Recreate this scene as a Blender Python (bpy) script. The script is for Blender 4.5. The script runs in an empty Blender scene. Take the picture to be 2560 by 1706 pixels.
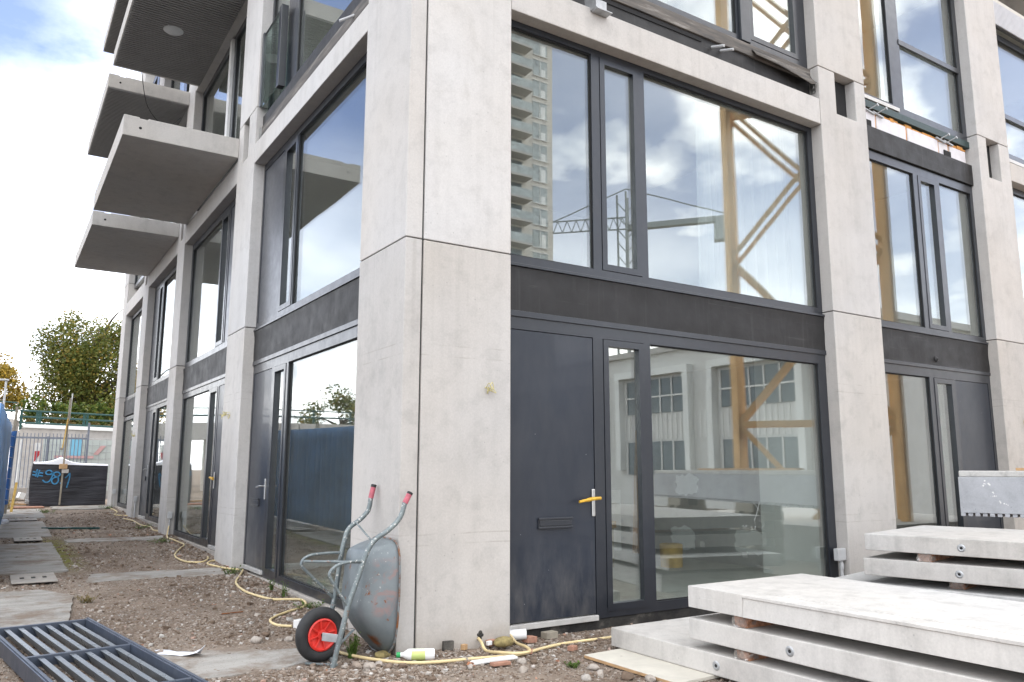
import bpy, bmesh, math, random
import numpy as np
from mathutils import Vector, Matrix, noise as mnoise

# ------------------------------------------------------------------ camera, world, sun
scene = bpy.context.scene
C = scene.collection
cam_d = bpy.data.cameras.new("camera")
cam = bpy.data.objects.new("camera", cam_d)
C.objects.link(cam)
scene.camera = cam
cam_d.sensor_width = 36.0
cam_d.lens = 1983.852 / 2560 * 36.0
cam_d.clip_end = 3000
YAW, PITCH, ROLL = 0.572667822, 0.16087036, 0.00202165984
_f = Vector((math.sin(YAW) * math.cos(PITCH), math.cos(YAW) * math.cos(PITCH), math.sin(PITCH)))
_r = Vector((math.cos(YAW), -math.sin(YAW), 0))
_u = _r.cross(_f)
_r2 = _r * math.cos(ROLL) + _u * math.sin(ROLL)
_u2 = -_r * math.sin(ROLL) + _u * math.cos(ROLL)
CAM = Vector((-2.89807147, -6.24162959, 1.5))
cam.matrix_world = Matrix(((_r2.x, _u2.x, -_f.x, CAM.x), (_r2.y, _u2.y, -_f.y, CAM.y),
                           (_r2.z, _u2.z, -_f.z, CAM.z), (0, 0, 0, 1)))

SUN_AZ, SUN_EL = math.radians(62), math.radians(42)      # behind the building, from +Y towards +X
w = bpy.data.worlds.new("World")
scene.world = w
w.use_nodes = True
wn, wl = w.node_tree.nodes, w.node_tree.links
wn.clear()
w_out = wn.new("ShaderNodeOutputWorld")
w_bg = wn.new("ShaderNodeBackground")
w_bg.inputs["Strength"].default_value = 0.13
sky = wn.new("ShaderNodeTexSky")
sky.sky_type = 'NISHITA'
sky.sun_disc = False
sky.sun_elevation = SUN_EL
sky.sun_rotation = SUN_AZ
sky.air_density = 1.0
sky.dust_density = 0.8
sky.ozone_density = 1.4
w_tc = wn.new("ShaderNodeTexCoord")
w_sep = wn.new("ShaderNodeSeparateXYZ")
wl.new(w_tc.outputs["Generated"], w_sep.inputs[0])
w_add = wn.new("ShaderNodeMath"); w_add.operation = 'ADD'; w_add.inputs[1].default_value = 0.22
w_max = wn.new("ShaderNodeMath"); w_max.operation = 'MAXIMUM'; w_max.inputs[1].default_value = 0.0
wl.new(w_sep.outputs["Z"], w_max.inputs[0]); wl.new(w_max.outputs[0], w_add.inputs[0])
w_dx = wn.new("ShaderNodeMath"); w_dx.operation = 'DIVIDE'
w_dy = wn.new("ShaderNodeMath"); w_dy.operation = 'DIVIDE'
wl.new(w_sep.outputs["X"], w_dx.inputs[0]); wl.new(w_add.outputs[0], w_dx.inputs[1])
wl.new(w_sep.outputs["Y"], w_dy.inputs[0]); wl.new(w_add.outputs[0], w_dy.inputs[1])
w_cmb = wn.new("ShaderNodeCombineXYZ")
wl.new(w_dx.outputs[0], w_cmb.inputs[0]); wl.new(w_dy.outputs[0], w_cmb.inputs[1])
w_cmb.inputs[2].default_value = 3.7
w_n = wn.new("ShaderNodeTexNoise")
w_n.inputs["Scale"].default_value = 1.55
w_n.inputs["Detail"].default_value = 8
w_n.inputs["Roughness"].default_value = 0.56
wl.new(w_cmb.outputs[0], w_n.inputs["Vector"])
w_cr = wn.new("ShaderNodeValToRGB")
w_cr.color_ramp.elements[0].position = 0.43
w_cr.color_ramp.elements[0].color = (0, 0, 0, 1)
w_cr.color_ramp.elements[1].position = 0.55
w_cr.color_ramp.elements[1].color = (1, 1, 1, 1)
wl.new(w_n.outputs["Fac"], w_cr.inputs[0])
# cumulus shading: a second noise makes grey undersides
w_n2 = wn.new("ShaderNodeTexNoise")
w_n2.inputs["Scale"].default_value = 2.4
w_n2.inputs["Detail"].default_value = 5
wl.new(w_cmb.outputs[0], w_n2.inputs["Vector"])
w_cc = wn.new("ShaderNodeValToRGB")
w_cc.color_ramp.elements[0].position = 0.36
w_cc.color_ramp.elements[0].color = (7.2, 7.5, 8.0, 1)
w_cc.color_ramp.elements[1].position = 0.62
w_cc.color_ramp.elements[1].color = (14.0, 13.9, 13.6, 1)
wl.new(w_n2.outputs["Fac"], w_cc.inputs[0])
# more cloud low over the horizon
w_hz = wn.new("ShaderNodeMapRange")
w_hz.inputs["From Min"].default_value = 0.0
w_hz.inputs["From Max"].default_value = 0.42
w_hz.inputs["To Min"].default_value = 1.0
w_hz.inputs["To Max"].default_value = 0.0
wl.new(w_max.outputs[0], w_hz.inputs["Value"])
w_mx = wn.new("ShaderNodeMath"); w_mx.operation = 'MAXIMUM'
w_dot = wn.new("ShaderNodeVectorMath"); w_dot.operation = 'DOT_PRODUCT'    # a clear stretch of sky to the north-west
w_dot.inputs[1].default_value = Vector((-0.25, 0.80, 0.55)).normalized()
w_nrm = wn.new("ShaderNodeVectorMath"); w_nrm.operation = 'NORMALIZE'
wl.new(w_tc.outputs["Generated"], w_nrm.inputs[0]); wl.new(w_nrm.outputs[0], w_dot.inputs[0])
w_clr = wn.new("ShaderNodeMapRange")
w_clr.inputs["From Min"].default_value = 0.86
w_clr.inputs["From Max"].default_value = 0.97
w_clr.inputs["To Min"].default_value = 1.0
w_clr.inputs["To Max"].default_value = 0.10
wl.new(w_dot.outputs["Value"], w_clr.inputs["Value"])
w_cm = wn.new("ShaderNodeMath"); w_cm.operation = 'MULTIPLY'
wl.new(w_cr.outputs["Color"], w_cm.inputs[0]); wl.new(w_clr.outputs[0], w_cm.inputs[1])
wl.new(w_cm.outputs[0], w_mx.inputs[0]); wl.new(w_hz.outputs[0], w_mx.inputs[1])
w_mix = wn.new("ShaderNodeMix"); w_mix.data_type = 'RGBA'
w_vl = wn.new("ShaderNodeMapRange")          # thin sunlit veil, densest opposite the sun
w_vl.inputs["From Min"].default_value = 0.5
w_vl.inputs["From Max"].default_value = -0.7
w_vl.inputs["To Min"].default_value = 0.02
w_vl.inputs["To Max"].default_value = 0.24
wl.new(w_sep.outputs["Y"], w_vl.inputs["Value"])
w_m2 = wn.new("ShaderNodeMath"); w_m2.operation = 'MAXIMUM'
wl.new(w_mx.outputs[0], w_m2.inputs[0]); wl.new(w_vl.outputs[0], w_m2.inputs[1])
wl.new(w_m2.outputs[0], w_mix.inputs["Factor"])
w_tint = wn.new("ShaderNodeMix"); w_tint.data_type = 'RGBA'; w_tint.blend_type = 'MULTIPLY'
w_tint.inputs["Factor"].default_value = 1.0
w_tint.inputs["B"].default_value = (0.62, 0.60, 0.72, 1)
wl.new(sky.outputs[0], w_tint.inputs["A"])
wl.new(w_tint.outputs["Result"], w_mix.inputs["A"]); wl.new(w_cc.outputs["Color"], w_mix.inputs["B"])
wl.new(w_mix.outputs["Result"], w_bg.inputs["Color"])
wl.new(w_bg.outputs[0], w_out.inputs["Surface"])

sun_d = bpy.data.lights.new("sun", 'SUN')
sun_d.energy = 1.2
sun_d.angle = math.radians(12)
sun_d.color = (1.0, 0.95, 0.88)
sun = bpy.data.objects.new("sun", sun_d)
C.objects.link(sun)
sun_dir = Vector((math.sin(SUN_AZ) * math.cos(SUN_EL), math.cos(SUN_AZ) * math.cos(SUN_EL), math.sin(SUN_EL)))
sun.rotation_euler = sun_dir.to_track_quat('Z', 'Y').to_euler()

scene.view_settings.view_transform = 'Standard'
scene.view_settings.look = 'None'
scene.view_settings.gamma = 1.0
scene.view_settings.exposure = 1.44
scene.cycles.max_bounces = 10
scene.cycles.transparent_max_bounces = 24
scene.cycles.caustics_reflective = False
scene.cycles.caustics_refractive = False

# ------------------------------------------------------------------ helpers: meshes and objects
ORG = {}


class MB:
    def __init__(self, mat=None):
        self.v, self.f, self.s = [], [], []
        self.m = mat

    def add(self, vs, fs, smooth=False):
        b = len(self.v)
        for p in vs:
            p = Vector(p)
            self.v.append(self.m @ p if self.m is not None else p)
        for f in fs:
            self.f.append([b + i for i in f]); self.s.append(smooth)
        return self

    def box(self, x0, y0, z0, x1, y1, z1):
        if x0 > x1: x0, x1 = x1, x0
        if y0 > y1: y0, y1 = y1, y0
        if z0 > z1: z0, z1 = z1, z0
        v = [(x0, y0, z0), (x1, y0, z0), (x1, y1, z0), (x0, y1, z0), (x0, y0, z1), (x1, y0, z1), (x1, y1, z1), (x0, y1, z1)]
        return self.add(v, [(3, 2, 1, 0), (4, 5, 6, 7), (0, 1, 5, 4), (1, 2, 6, 5), (2, 3, 7, 6), (3, 0, 4, 7)])

    def bar(self, a, b, w, h, up=(0, 0, 1)):
        a, b = Vector(a), Vector(b)
        d = (b - a).normalized()
        up = Vector(up)
        if abs(d.dot(up)) > 0.98: up = Vector((1, 0, 0))
        s = d.cross(up).normalized(); t = s.cross(d)
        v = []
        for p in (a, b):
            for i, j in ((-1, -1), (1, -1), (1, 1), (-1, 1)):
                v.append(p + s * (i * w / 2) + t * (j * h / 2))
        return self.add(v, [(3, 2, 1, 0), (4, 5, 6, 7), (0, 1, 5, 4), (1, 2, 6, 5), (2, 3, 7, 6), (3, 0, 4, 7)])

    def prism(self, poly, off):
        n = len(poly); off = Vector(off)
        v = [Vector(p) for p in poly] + [Vector(p) + off for p in poly]
        fs = [tuple(range(n))[::-1], tuple(range(n, 2 * n))]
        for i in range(n):
            j = (i + 1) % n
            fs.append((i, j, n + j, n + i))
        return self.add(v, fs)

    def tube(self, pts, r, n=8, caps=True, closed=False):
        P = [Vector(p) for p in pts]
        R = r if isinstance(r, (list, tuple)) else [r] * len(P)
        m = len(P)
        T = []
        for i in range(m):
            a = P[(i - 1) % m] if closed else P[max(i - 1, 0)]
            b = P[(i + 1) % m] if closed else P[min(i + 1, m - 1)]
            T.append((b - a).normalized())
        up = Vector((0, 0, 1)) if abs(T[0].z) < 0.9 else Vector((1, 0, 0))
        s = T[0].cross(up).normalized()
        v = []
        for i in range(m):
            s = (s - T[i] * s.dot(T[i])).normalized()
            t = T[i].cross(s)
            for k in range(n):
                a = 2 * math.pi * k / n
                v.append(P[i] + (s * math.cos(a) + t * math.sin(a)) * R[i])
        fs = []
        for i in range(m if closed else m - 1):
            i2 = (i + 1) % m
            for k in range(n):
                k2 = (k + 1) % n
                fs.append((i * n + k, i * n + k2, i2 * n + k2, i2 * n + k))
        self.add(v, fs, True)
        if caps and not closed:
            b = len(self.v) - len(v)
            self.f.append([b + k for k in range(n)][::-1]); self.s.append(False)
            self.f.append([b + (m - 1) * n + k for k in range(n)]); self.s.append(False)
        return self

    def lathe(self, prof, c, axis, n=24, smooth=True, close=False):
        c = Vector(c); ax = Vector(axis).normalized()
        up = Vector((0, 0, 1)) if abs(ax.z) < 0.9 else Vector((1, 0, 0))
        s = ax.cross(up).normalized(); t = ax.cross(s)
        v = []
        for r, h in prof:
            for k in range(n):
                a = 2 * math.pi * k / n
                v.append(c + ax * h + (s * math.cos(a) + t * math.sin(a)) * r)
        fs = []
        m = len(prof)
        for i in range(m if close else m - 1):
            i2 = (i + 1) % m
            for k in range(n):
                k2 = (k + 1) % n
                fs.append((i * n + k, i * n + k2, i2 * n + k2, i2 * n + k))
        return self.add(v, fs, smooth)

    def disc(self, c, axis, r, h, n=20):
        return self.lathe([(0.0001, 0), (r, 0), (r, h), (0.0001, h)], c, axis, n, False)

    def build(self, name, mat, parent=None, org=None, bevel=0.0, solid=0.0, sharp=35, seg=2):
        me = bpy.data.meshes.new(name)
        o_ = Vector(ORG[parent.name]) if parent is not None else Vector(org) if org is not None else self.base()
        me.from_pydata([p - o_ for p in self.v], [], self.f)
        me.polygons.foreach_set("use_smooth", self.s)
        bm = bmesh.new(); bm.from_mesh(me)
        bmesh.ops.recalc_face_normals(bm, faces=bm.faces)
        bm.to_mesh(me); bm.free()
        if any(self.s):
            me.set_sharp_from_angle(angle=math.radians(sharp))
        me.materials.append(mat)
        ob = bpy.data.objects.new(name, me)
        C.objects.link(ob)
        ORG[ob.name] = o_
        if parent is not None: ob.parent = parent
        else: ob.location = o_
        if solid:
            md = ob.modifiers.new("solid", 'SOLIDIFY'); md.thickness = solid
        if bevel:
            md = ob.modifiers.new("bevel", 'BEVEL'); md.width = bevel; md.segments = seg
            md.limit_method = 'ANGLE'; md.angle_limit = math.radians(40)
        return ob

    def base(self):
        xs = [p.x for p in self.v]; ys = [p.y for p in self.v]; zs = [p.z for p in self.v]
        return Vector(((min(xs) + max(xs)) / 2, (min(ys) + max(ys)) / 2, min(zs)))


def tag(o, label=None, cat=None, group=None, kind=None):
    if label: o['label'] = label
    if cat: o['category'] = cat
    if group: o['group'] = group
    if kind: o['kind'] = kind
    return o


def thing(name, label, cat, loc, group=None):
    o = bpy.data.objects.new(name, None)
    o.empty_display_size = 0.2
    C.objects.link(o)
    o.location = loc
    ORG[o.name] = Vector(loc)
    return tag(o, label, cat, group)


def smoothpts(pts, sub=6):
    P = [Vector(p) for p in pts]
    out = []
    n = len(P)
    for i in range(n - 1):
        p0, p1, p2, p3 = P[max(i - 1, 0)], P[i], P[i + 1], P[min(i + 2, n - 1)]
        for k in range(sub):
            t = k / sub
            out.append(0.5 * ((2 * p1) + (p2 - p0) * t + (2 * p0 - 5 * p1 + 4 * p2 - p3) * t * t + (3 * p1 - p0 - 3 * p2 + p3) * t ** 3))
    out.append(P[-1])
    return out


# ------------------------------------------------------------------ helpers: materials
class NT:
    def __init__(self, name, rough=0.8, metal=0.0, spec=0.5):
        self.m = bpy.data.materials.new(name)
        self.m.use_nodes = True
        self.t = self.m.node_tree
        self.b = self.t.nodes["Principled BSDF"]
        self.b.inputs["Roughness"].default_value = rough
        self.b.inputs["Metallic"].default_value = metal
        self.b.inputs["Specular IOR Level"].default_value = spec
        self._pos = None

    def n(self, t): return self.t.nodes.new(t)
    def l(self, a, b): self.t.links.new(a, b)

    jit = False

    def pos(self, sx=1, sy=1, sz=1, obj=False, raw=False):
        if self.jit and not raw and not obj:      # every cast piece gets its own patch of the pattern
            g = self.n("ShaderNodeNewGeometry"); oi = self.n("ShaderNodeObjectInfo")
            ad = self.n("ShaderNodeVectorMath"); ad.operation = 'ADD'
            self.l(g.outputs["Position"], ad.inputs[0])
            k = self.math('MULTIPLY', oi.outputs["Random"], 40.0)
            self.l(k, ad.inputs[1])
            mp = self.n("ShaderNodeMapping"); mp.inputs["Scale"].default_value = (sx, sy, sz)
            self.l(ad.outputs[0], mp.inputs["Vector"])
            return mp.outputs["Vector"]
        if obj:
            g = self.n("ShaderNodeTexCoord"); src = g.outputs["Object"]
        else:
            g = self.n("ShaderNodeNewGeometry"); src = g.outputs["Position"]
        mp = self.n("ShaderNodeMapping")
        mp.inputs["Scale"].default_value = (sx, sy, sz)
        self.l(src, mp.inputs["Vector"])
        return mp.outputs["Vector"]

    def noise(self, scale, detail=4, rough=0.55, vec=None, dist=0.0):
        k = self.n("ShaderNodeTexNoise")
        k.inputs["Scale"].default_value = scale
        k.inputs["Detail"].default_value = detail
        k.inputs["Roughness"].default_value = rough
        k.inputs["Distortion"].default_value = dist
        self.l(vec if vec is not None else self.pos(), k.inputs["Vector"])
        return k.outputs["Fac"]

    def vor(self, scale, vec=None, out="Distance", feat='F1'):
        k = self.n("ShaderNodeTexVoronoi")
        k.feature = feat
        k.inputs["Scale"].default_value = scale
        self.l(vec if vec is not None else self.pos(), k.inputs["Vector"])
        return k.outputs[out]

    def ramp(self, fac, stops):
        k = self.n("ShaderNodeValToRGB")
        e = k.color_ramp.elements
        while len(e) < len(stops): e.new(0.5)
        for i, (p, c) in enumerate(stops):
            e[i].position = p
            e[i].color = (*c, 1) if isinstance(c, (tuple, list)) else (c, c, c, 1)
        self.l(fac, k.inputs[0])
        return k.outputs["Color"]

    def mix(self, fac, a, b, blend='MIX'):
        k = self.n("ShaderNodeMix"); k.data_type = 'RGBA'; k.blend_type = blend
        for s, v in (("Factor", fac), ("A", a), ("B", b)):
            i = [q for q in k.inputs if q.name == s and (q.type == 'RGBA' or s == "Factor") and q.enabled]
            i = i[0]
            if hasattr(v, "is_linked"): self.l(v, i)
            elif isinstance(v, (int, float)) and s == "Factor": i.default_value = v
            else: i.default_value = (*v, 1) if len(v) == 3 else v
        return k.outputs["Result"]

    def math(self, op, a, b=0.0, clamp=False):
        k = self.n("ShaderNodeMath"); k.operation = op; k.use_clamp = clamp
        for i, v in enumerate((a, b)):
            if hasattr(v, "is_linked"): self.l(v, k.inputs[i])
            else: k.inputs[i].default_value = v
        return k.outputs[0]

    def col(self, c):
        if hasattr(c, "is_linked"): self.l(c, self.b.inputs["Base Color"])
        else: self.b.inputs["Base Color"].default_value = (*c, 1)
        return self

    def rgh(self, s): self.l(s, self.b.inputs["Roughness"]); return self

    def bump(self, h, strength=0.3, dist=0.01):
        k = self.n("ShaderNodeBump")
        k.inputs["Strength"].default_value = strength
        k.inputs["Distance"].default_value = dist
        self.l(h, k.inputs["Height"])
        self.l(k.outputs[0], self.b.inputs["Normal"])
        return self


def sc(c, k): return tuple(x * k for x in c)


def concrete(name, c, var=0.10, stain=0.2, streak=0.0, pit=0.5, blotch=0.9, warm=(1.0, 0.97, 0.93)):
    t = NT(name, 0.82, 0, 0.3)
    t.jit = True
    n1 = t.noise(blotch, 6, 0.62, dist=0.6)
    base = t.ramp(n1, [(0.28, sc(c, 1 - var)), (0.5, c), (0.72, sc(c, 1 + var * 0.7))])
    oi = t.n("ShaderNodeObjectInfo")
    base = t.mix(1.0, base, t.ramp(oi.outputs["Random"], [(0.0, (0.93, 0.92, 0.91)), (0.5, (1.0, 0.99, 0.98)), (1.0, (1.03, 1.035, 1.04))]), 'MULTIPLY')
    n2 = t.noise(4.5, 6, 0.65)
    k = t.ramp(n2, [(0.50, 1.0), (0.68, 1 - stain)])
    base = t.mix(1.0, base, k, 'MULTIPLY')
    n4 = t.noise(0.35, 3, 0.5)
    base = t.mix(t.ramp(n4, [(0.4, 0.0), (0.65, 1.0)]), base, t.mix(1.0, base, warm, 'MULTIPLY'))
    if streak:
        ns = t.noise(1.0, 5, 0.6, t.pos(9, 9, 0.5))
        base = t.mix(1.0, base, t.ramp(ns, [(0.46, 1.0), (0.66, 1 - streak)]), 'MULTIPLY')
    if name.startswith("precast_concrete"):
        sz = t.n("ShaderNodeSeparateXYZ"); t.l(t.pos(raw=True), sz.inputs[0])
        hgt = t.math('ADD', sz.outputs["Z"], t.math('MULTIPLY', t.noise(3.5, 6, 0.7), -0.55))
        base = t.mix(t.ramp(t.math('ADD', hgt, 0.5), [(0.18, 0.55), (0.42, 0.0)]), base, (0.34, 0.29, 0.24))
        # rust and water runs below the joints
        run = t.noise(1.0, 4, 0.55, t.pos(16, 16, 0.22))
        below = t.math('FRACT', t.math('MULTIPLY', t.math('ADD', sz.outputs["Z"], -0.126), 1 / 3.43))
        base = t.mix(t.math('MULTIPLY', t.ramp(run, [(0.56, 0.0), (0.74, 0.32)]), t.ramp(below, [(0.45, 0.0), (0.97, 1.0)])), base, (0.33, 0.31, 0.28))
        for zl in (0.86, 0.95, 2.50, 2.60):
            da = t.math('ABSOLUTE', t.math('SUBTRACT', sz.outputs["Z"], t.math('ADD', t.math('MULTIPLY', t.noise(0.9, 3, 0.6), 0.05), zl - 0.025)))
            lm = t.math('MULTIPLY', t.ramp(da, [(0.002, 1.0), (0.008, 0.0)]), t.ramp(t.noise(3.3, 4, 0.6), [(0.42, 0.0), (0.6, 0.45)]))
            base = t.mix(lm, base, (0.27, 0.235, 0.20))
        bl = t.noise(2.6, 5, 0.62, dist=1.0)
        base = t.mix(t.ramp(bl, [(0.58, 0.0), (0.72, 0.34)]), base, (0.41, 0.388, 0.36))
    fine = t.noise(60, 3, 0.7)
    base = t.mix(1.0, base, t.ramp(fine, [(0.3, 0.93), (0.7, 1.05)]), 'MULTIPLY')
    pv = t.vor(13, t.pos())
    gate = t.noise(2.3, 2, 0.5)
    pits = t.math('MULTIPLY', t.ramp(pv, [(0.05, 1.0), (0.11, 0.0)]), t.ramp(gate, [(0.46, 0.0), (0.58, 1.0)]))
    base = t.mix(t.math('MULTIPLY', pits, pit), base, sc(c, 0.45))
    t.col(base)
    h = t.math('ADD', t.math('MULTIPLY', t.noise(25, 4, 0.6), 0.5), t.math('MULTIPLY', pits, -0.6))
    t.bump(h, 0.22, 0.006)
    return t.m


def paint(name, c, rough=0.4, spec=0.5, dirt=0.15, coat=0.0, dust=(0.3, 0.28, 0.26), dustamt=0.10):
    t = NT(name, rough, 0, spec)
    n1 = t.noise(1.7, 5, 0.6)
    b = t.ramp(n1, [(0.3, sc(c, 1 - dirt)), (0.7, sc(c, 1 + dirt))])
    n2 = t.noise(9, 6, 0.7)
    b = t.mix(t.math('MULTIPLY', t.ramp(n2, [(0.52, 0.0), (0.75, 1.0)]), dustamt), b, dust)
    t.col(b)
    t.rgh(t.ramp(t.noise(6, 4, 0.6), [(0.3, max(rough - 0.06, 0.02)), (0.7, rough + 0.10)]))
    t.b.inputs["Coat Weight"].default_value = coat
    t.b.inputs["Coat Roughness"].default_value = 0.22
    return t.m


def plain(name, c, rough=0.6, metal=0.0, var=0.12, scale=8, spec=0.5):
    t = NT(name, rough, metal, spec)
    t.col(t.ramp(t.noise(scale, 5, 0.6), [(0.3, sc(c, 1 - var)), (0.7, sc(c, 1 + var))]))
    t.bump(t.noise(scale * 6, 3, 0.6), 0.12, 0.004)
    return t.m


def glass_mat(name, tint, r0, dust=0.02):
    m = bpy.data.materials.new(name); m.use_nodes = True
    t = m.node_tree; t.nodes.clear()
    out = t.nodes.new("ShaderNodeOutputMaterial")
    geo = t.nodes.new("ShaderNodeNewGeometry")
    dot = t.nodes.new("ShaderNodeVectorMath"); dot.operation = 'DOT_PRODUCT'
    t.links.new(geo.outputs["Incoming"], dot.inputs[0]); t.links.new(geo.outputs["Normal"], dot.inputs[1])

    def mt(op, a, b=None):
        k = t.nodes.new("ShaderNodeMath"); k.operation = op
        for i, v in enumerate((a, b)):
            if v is None: continue
            if hasattr(v, "is_linked"): t.links.new(v, k.inputs[i])
            else: k.inputs[i].default_value = v
        return k.outputs[0]
    ca = mt('ABSOLUTE', dot.outputs["Value"])
    one = mt('SUBTRACT', 1.0, ca)
    p5 = mt('POWER', one, 5.0)
    fr = mt('ADD', mt('MULTIPLY', p5, 1 - r0), r0)
    tr = t.nodes.new("ShaderNodeBsdfTransparent"); tr.inputs[0].default_value = (*tint, 1)
    gl = t.nodes.new("ShaderNodeBsdfGlossy"); gl.inputs["Roughness"].default_value = 0.0
    gl.inputs["Color"].default_value = (0.95, 0.98, 0.97, 1)
    # a slightly wavy pane
    nz = t.nodes.new("ShaderNodeTexNoise"); nz.inputs["Scale"].default_value = 0.9; nz.inputs["Detail"].default_value = 1
    t.links.new(geo.outputs["Position"], nz.inputs["Vector"])
    bp = t.nodes.new("ShaderNodeBump"); bp.inputs["Strength"].default_value = 0.05; bp.inputs["Distance"].default_value = 0.02
    t.links.new(nz.outputs["Fac"], bp.inputs["Height"]); t.links.new(bp.outputs[0], gl.inputs["Normal"])
    mx = t.nodes.new("ShaderNodeMixShader")
    t.links.new(fr, mx.inputs[0]); t.links.new(tr.outputs[0], mx.inputs[1]); t.links.new(gl.outputs[0], mx.inputs[2])
    # thin film of building dust
    df = t.nodes.new("ShaderNodeBsdfDiffuse"); df.inputs[0].default_value = (0.62, 0.64, 0.62, 1)
    n2 = t.nodes.new("ShaderNodeTexNoise"); n2.inputs["Scale"].default_value = 1.3; n2.inputs["Detail"].default_value = 6
    t.links.new(geo.outputs["Position"], n2.inputs["Vector"])
    fa = mt('MULTIPLY', n2.outputs["Fac"], dust * 2)
    m2 = t.nodes.new("ShaderNodeMixShader")
    t.links.new(fa, m2.inputs[0]); t.links.new(mx.outputs[0], m2.inputs[1]); t.links.new(df.outputs[0], m2.inputs[2])
    t.links.new(m2.outputs[0], out.inputs["Surface"])
    return m


M = {}
M['pillar'] = concrete("precast_concrete", (0.54, 0.53, 0.522), 0.08, 0.10, 0.05)
M['pillar_low'] = concrete("precast_concrete_lower", (0.515, 0.50, 0.484), 0.09, 0.13, 0.05)
M['slab'] = concrete("slab_concrete", (0.55, 0.545, 0.535), 0.06, 0.16, 0.10, 0.6, 1.6)
M['balcony'] = concrete("balcony_concrete", (0.50, 0.485, 0.465), 0.08, 0.12, 0.06)
M['block'] = concrete("grey_block_concrete", (0.44, 0.455, 0.485), 0.12, 0.15, 0.0, 0.9, 3.0)
M['block_top'] = concrete("rough_topping", (0.55, 0.55, 0.54), 0.12, 0.4, 0.0, 1.0, 7.0)
M['wall_far'] = concrete("far_concrete", (0.46, 0.45, 0.44), 0.10, 0.15, 0.1)
M['plinth'] = concrete("plinth_concrete", (0.40, 0.375, 0.345), 0.12, 0.25, 0.15)
def mk_path():
    t = NT("path_concrete", 0.9, 0, 0.25)
    c = (0.33, 0.315, 0.29)
    b = t.ramp(t.noise(1.2, 7, 0.65, dist=0.5), [(0.3, sc(c, 0.78)), (0.7, sc(c, 1.15))])
    b = t.mix(1.0, b, t.ramp(t.noise(1.0, 6, 0.65, t.pos(0.5, 6, 1)), [(0.40, 1.06), (0.65, 0.80)]), 'MULTIPLY')
    b = t.mix(t.ramp(t.noise(2.1, 8, 0.72), [(0.48, 0.0), (0.62, 0.9)]), b, (0.19, 0.145, 0.11))
    b = t.mix(t.ramp(t.noise(55, 3, 0.7), [(0.60, 0.0), (0.68, 0.7)]), b, (0.12, 0.095, 0.075))
    t.col(b)
    t.bump(t.noise(22, 5, 0.7), 0.4, 0.01)
    return t.m


M['path'] = mk_path()
M['path_old'] = concrete("path_concrete", (0.34, 0.325, 0.295), 0.14, 0.28, 0.0, 0.9, 1.3)
M['frame'] = paint("anthracite_paint", (0.017, 0.0205, 0.028), 0.34, 0.5, 0.08, 0.5, dustamt=0.03)
M['panel'] = paint("anthracite_panel", (0.045, 0.05, 0.062), 0.34, 0.5, 0.06, 0.35, dustamt=0.0)
M['door'] = None
M['soffit'] = plain("corrugated_soffit", (0.20, 0.195, 0.19), 0.55, 0, 0.06, 3)
M['corrugated'] = plain("corrugated_light", (0.52, 0.52, 0.54), 0.5, 0.0, 0.08, 3)
M['sealant'] = plain("grey_sealant", (0.055, 0.055, 0.056), 0.9)
M['dark'] = plain("dark_gap", (0.015, 0.015, 0.016), 0.9)
M['glass'] = glass_mat("window_glass", (0.92, 0.945, 0.93), 0.20, 0.012)
M['rail_glass'] = glass_mat("railing_glass", (0.80, 0.90, 0.87), 0.05, 0.03)
M['steel'] = plain("brushed_steel", (0.62, 0.62, 0.61), 0.32, 0.9, 0.05)
M['galv'] = plain("galvanised_steel", (0.42, 0.43, 0.44), 0.5, 0.6, 0.15, 14)
M['fence'] = plain("painted_fence_steel", (0.17, 0.19, 0.23), 0.5, 0.2, 0.12, 9)
M['alu'] = plain("aluminium_sill", (0.55, 0.54, 0.52), 0.5, 0.3, 0.12)
M['yellow_tape'] = plain("yellow_tape", (0.62, 0.36, 0.03), 0.5, 0, 0.3, 30)
M['white_plastic'] = plain("white_plastic", (0.75, 0.75, 0.74), 0.35, 0, 0.06)
M['grey_plastic'] = plain("grey_plastic", (0.50, 0.51, 0.52), 0.45, 0, 0.06)
M['black_rubber'] = plain("black_rubber", (0.018, 0.018, 0.019), 0.65, 0, 0.35, 14)
M['hose'] = plain("cream_hose", (0.66, 0.53, 0.29), 0.5, 0, 0.14, 7)
M['plaster'] = concrete("interior_plaster", (0.44, 0.445, 0.44), 0.10, 0.12, 0.05)
M['plaster_patch'] = plain("plaster_patch", (0.86, 0.88, 0.87), 0.9, 0, 0.06)
M['white_wall'] = plain("white_wall", (0.80, 0.82, 0.80), 0.9, 0, 0.04, 1.5)
M['ceiling'] = plain("ceiling_plaster", (0.60, 0.58, 0.53), 0.9, 0, 0.05, 1.5)
M['screed'] = concrete("floor_screed", (0.58, 0.59, 0.565), 0.10, 0.2, 0.0)
M['timber'] = plain("bare_timber", (0.46, 0.29, 0.15), 0.75, 0, 0.2, 10)
M['timber_old'] = plain("weathered_timber", (0.27, 0.24, 0.19), 0.85, 0, 0.2, 10)
M['timber_yellow'] = plain("yellow_timber", (0.55, 0.36, 0.10), 0.8, 0, 0.25, 8)
M['bearer'] = plain("wrapped_bearer", (0.40, 0.20, 0.12), 0.22, 0, 0.5, 24)
M['brick'] = plain("orange_brick", (0.36, 0.19, 0.13), 0.85, 0, 0.25, 20)
M['ply_edge'] = plain("plywood", (0.58, 0.55, 0.48), 0.8, 0, 0.1, 5)
M['white_board'] = plain("white_board", (0.72, 0.72, 0.70), 0.6, 0, 0.05, 6)
M['grille'] = paint("grille_paint", (0.055, 0.068, 0.095), 0.38, 0.5, 0.15, dustamt=0.12)
M['slat'] = paint("slat_paint", (0.16, 0.18, 0.20), 0.30, 0.5, 0.15, dustamt=0.2)
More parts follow.
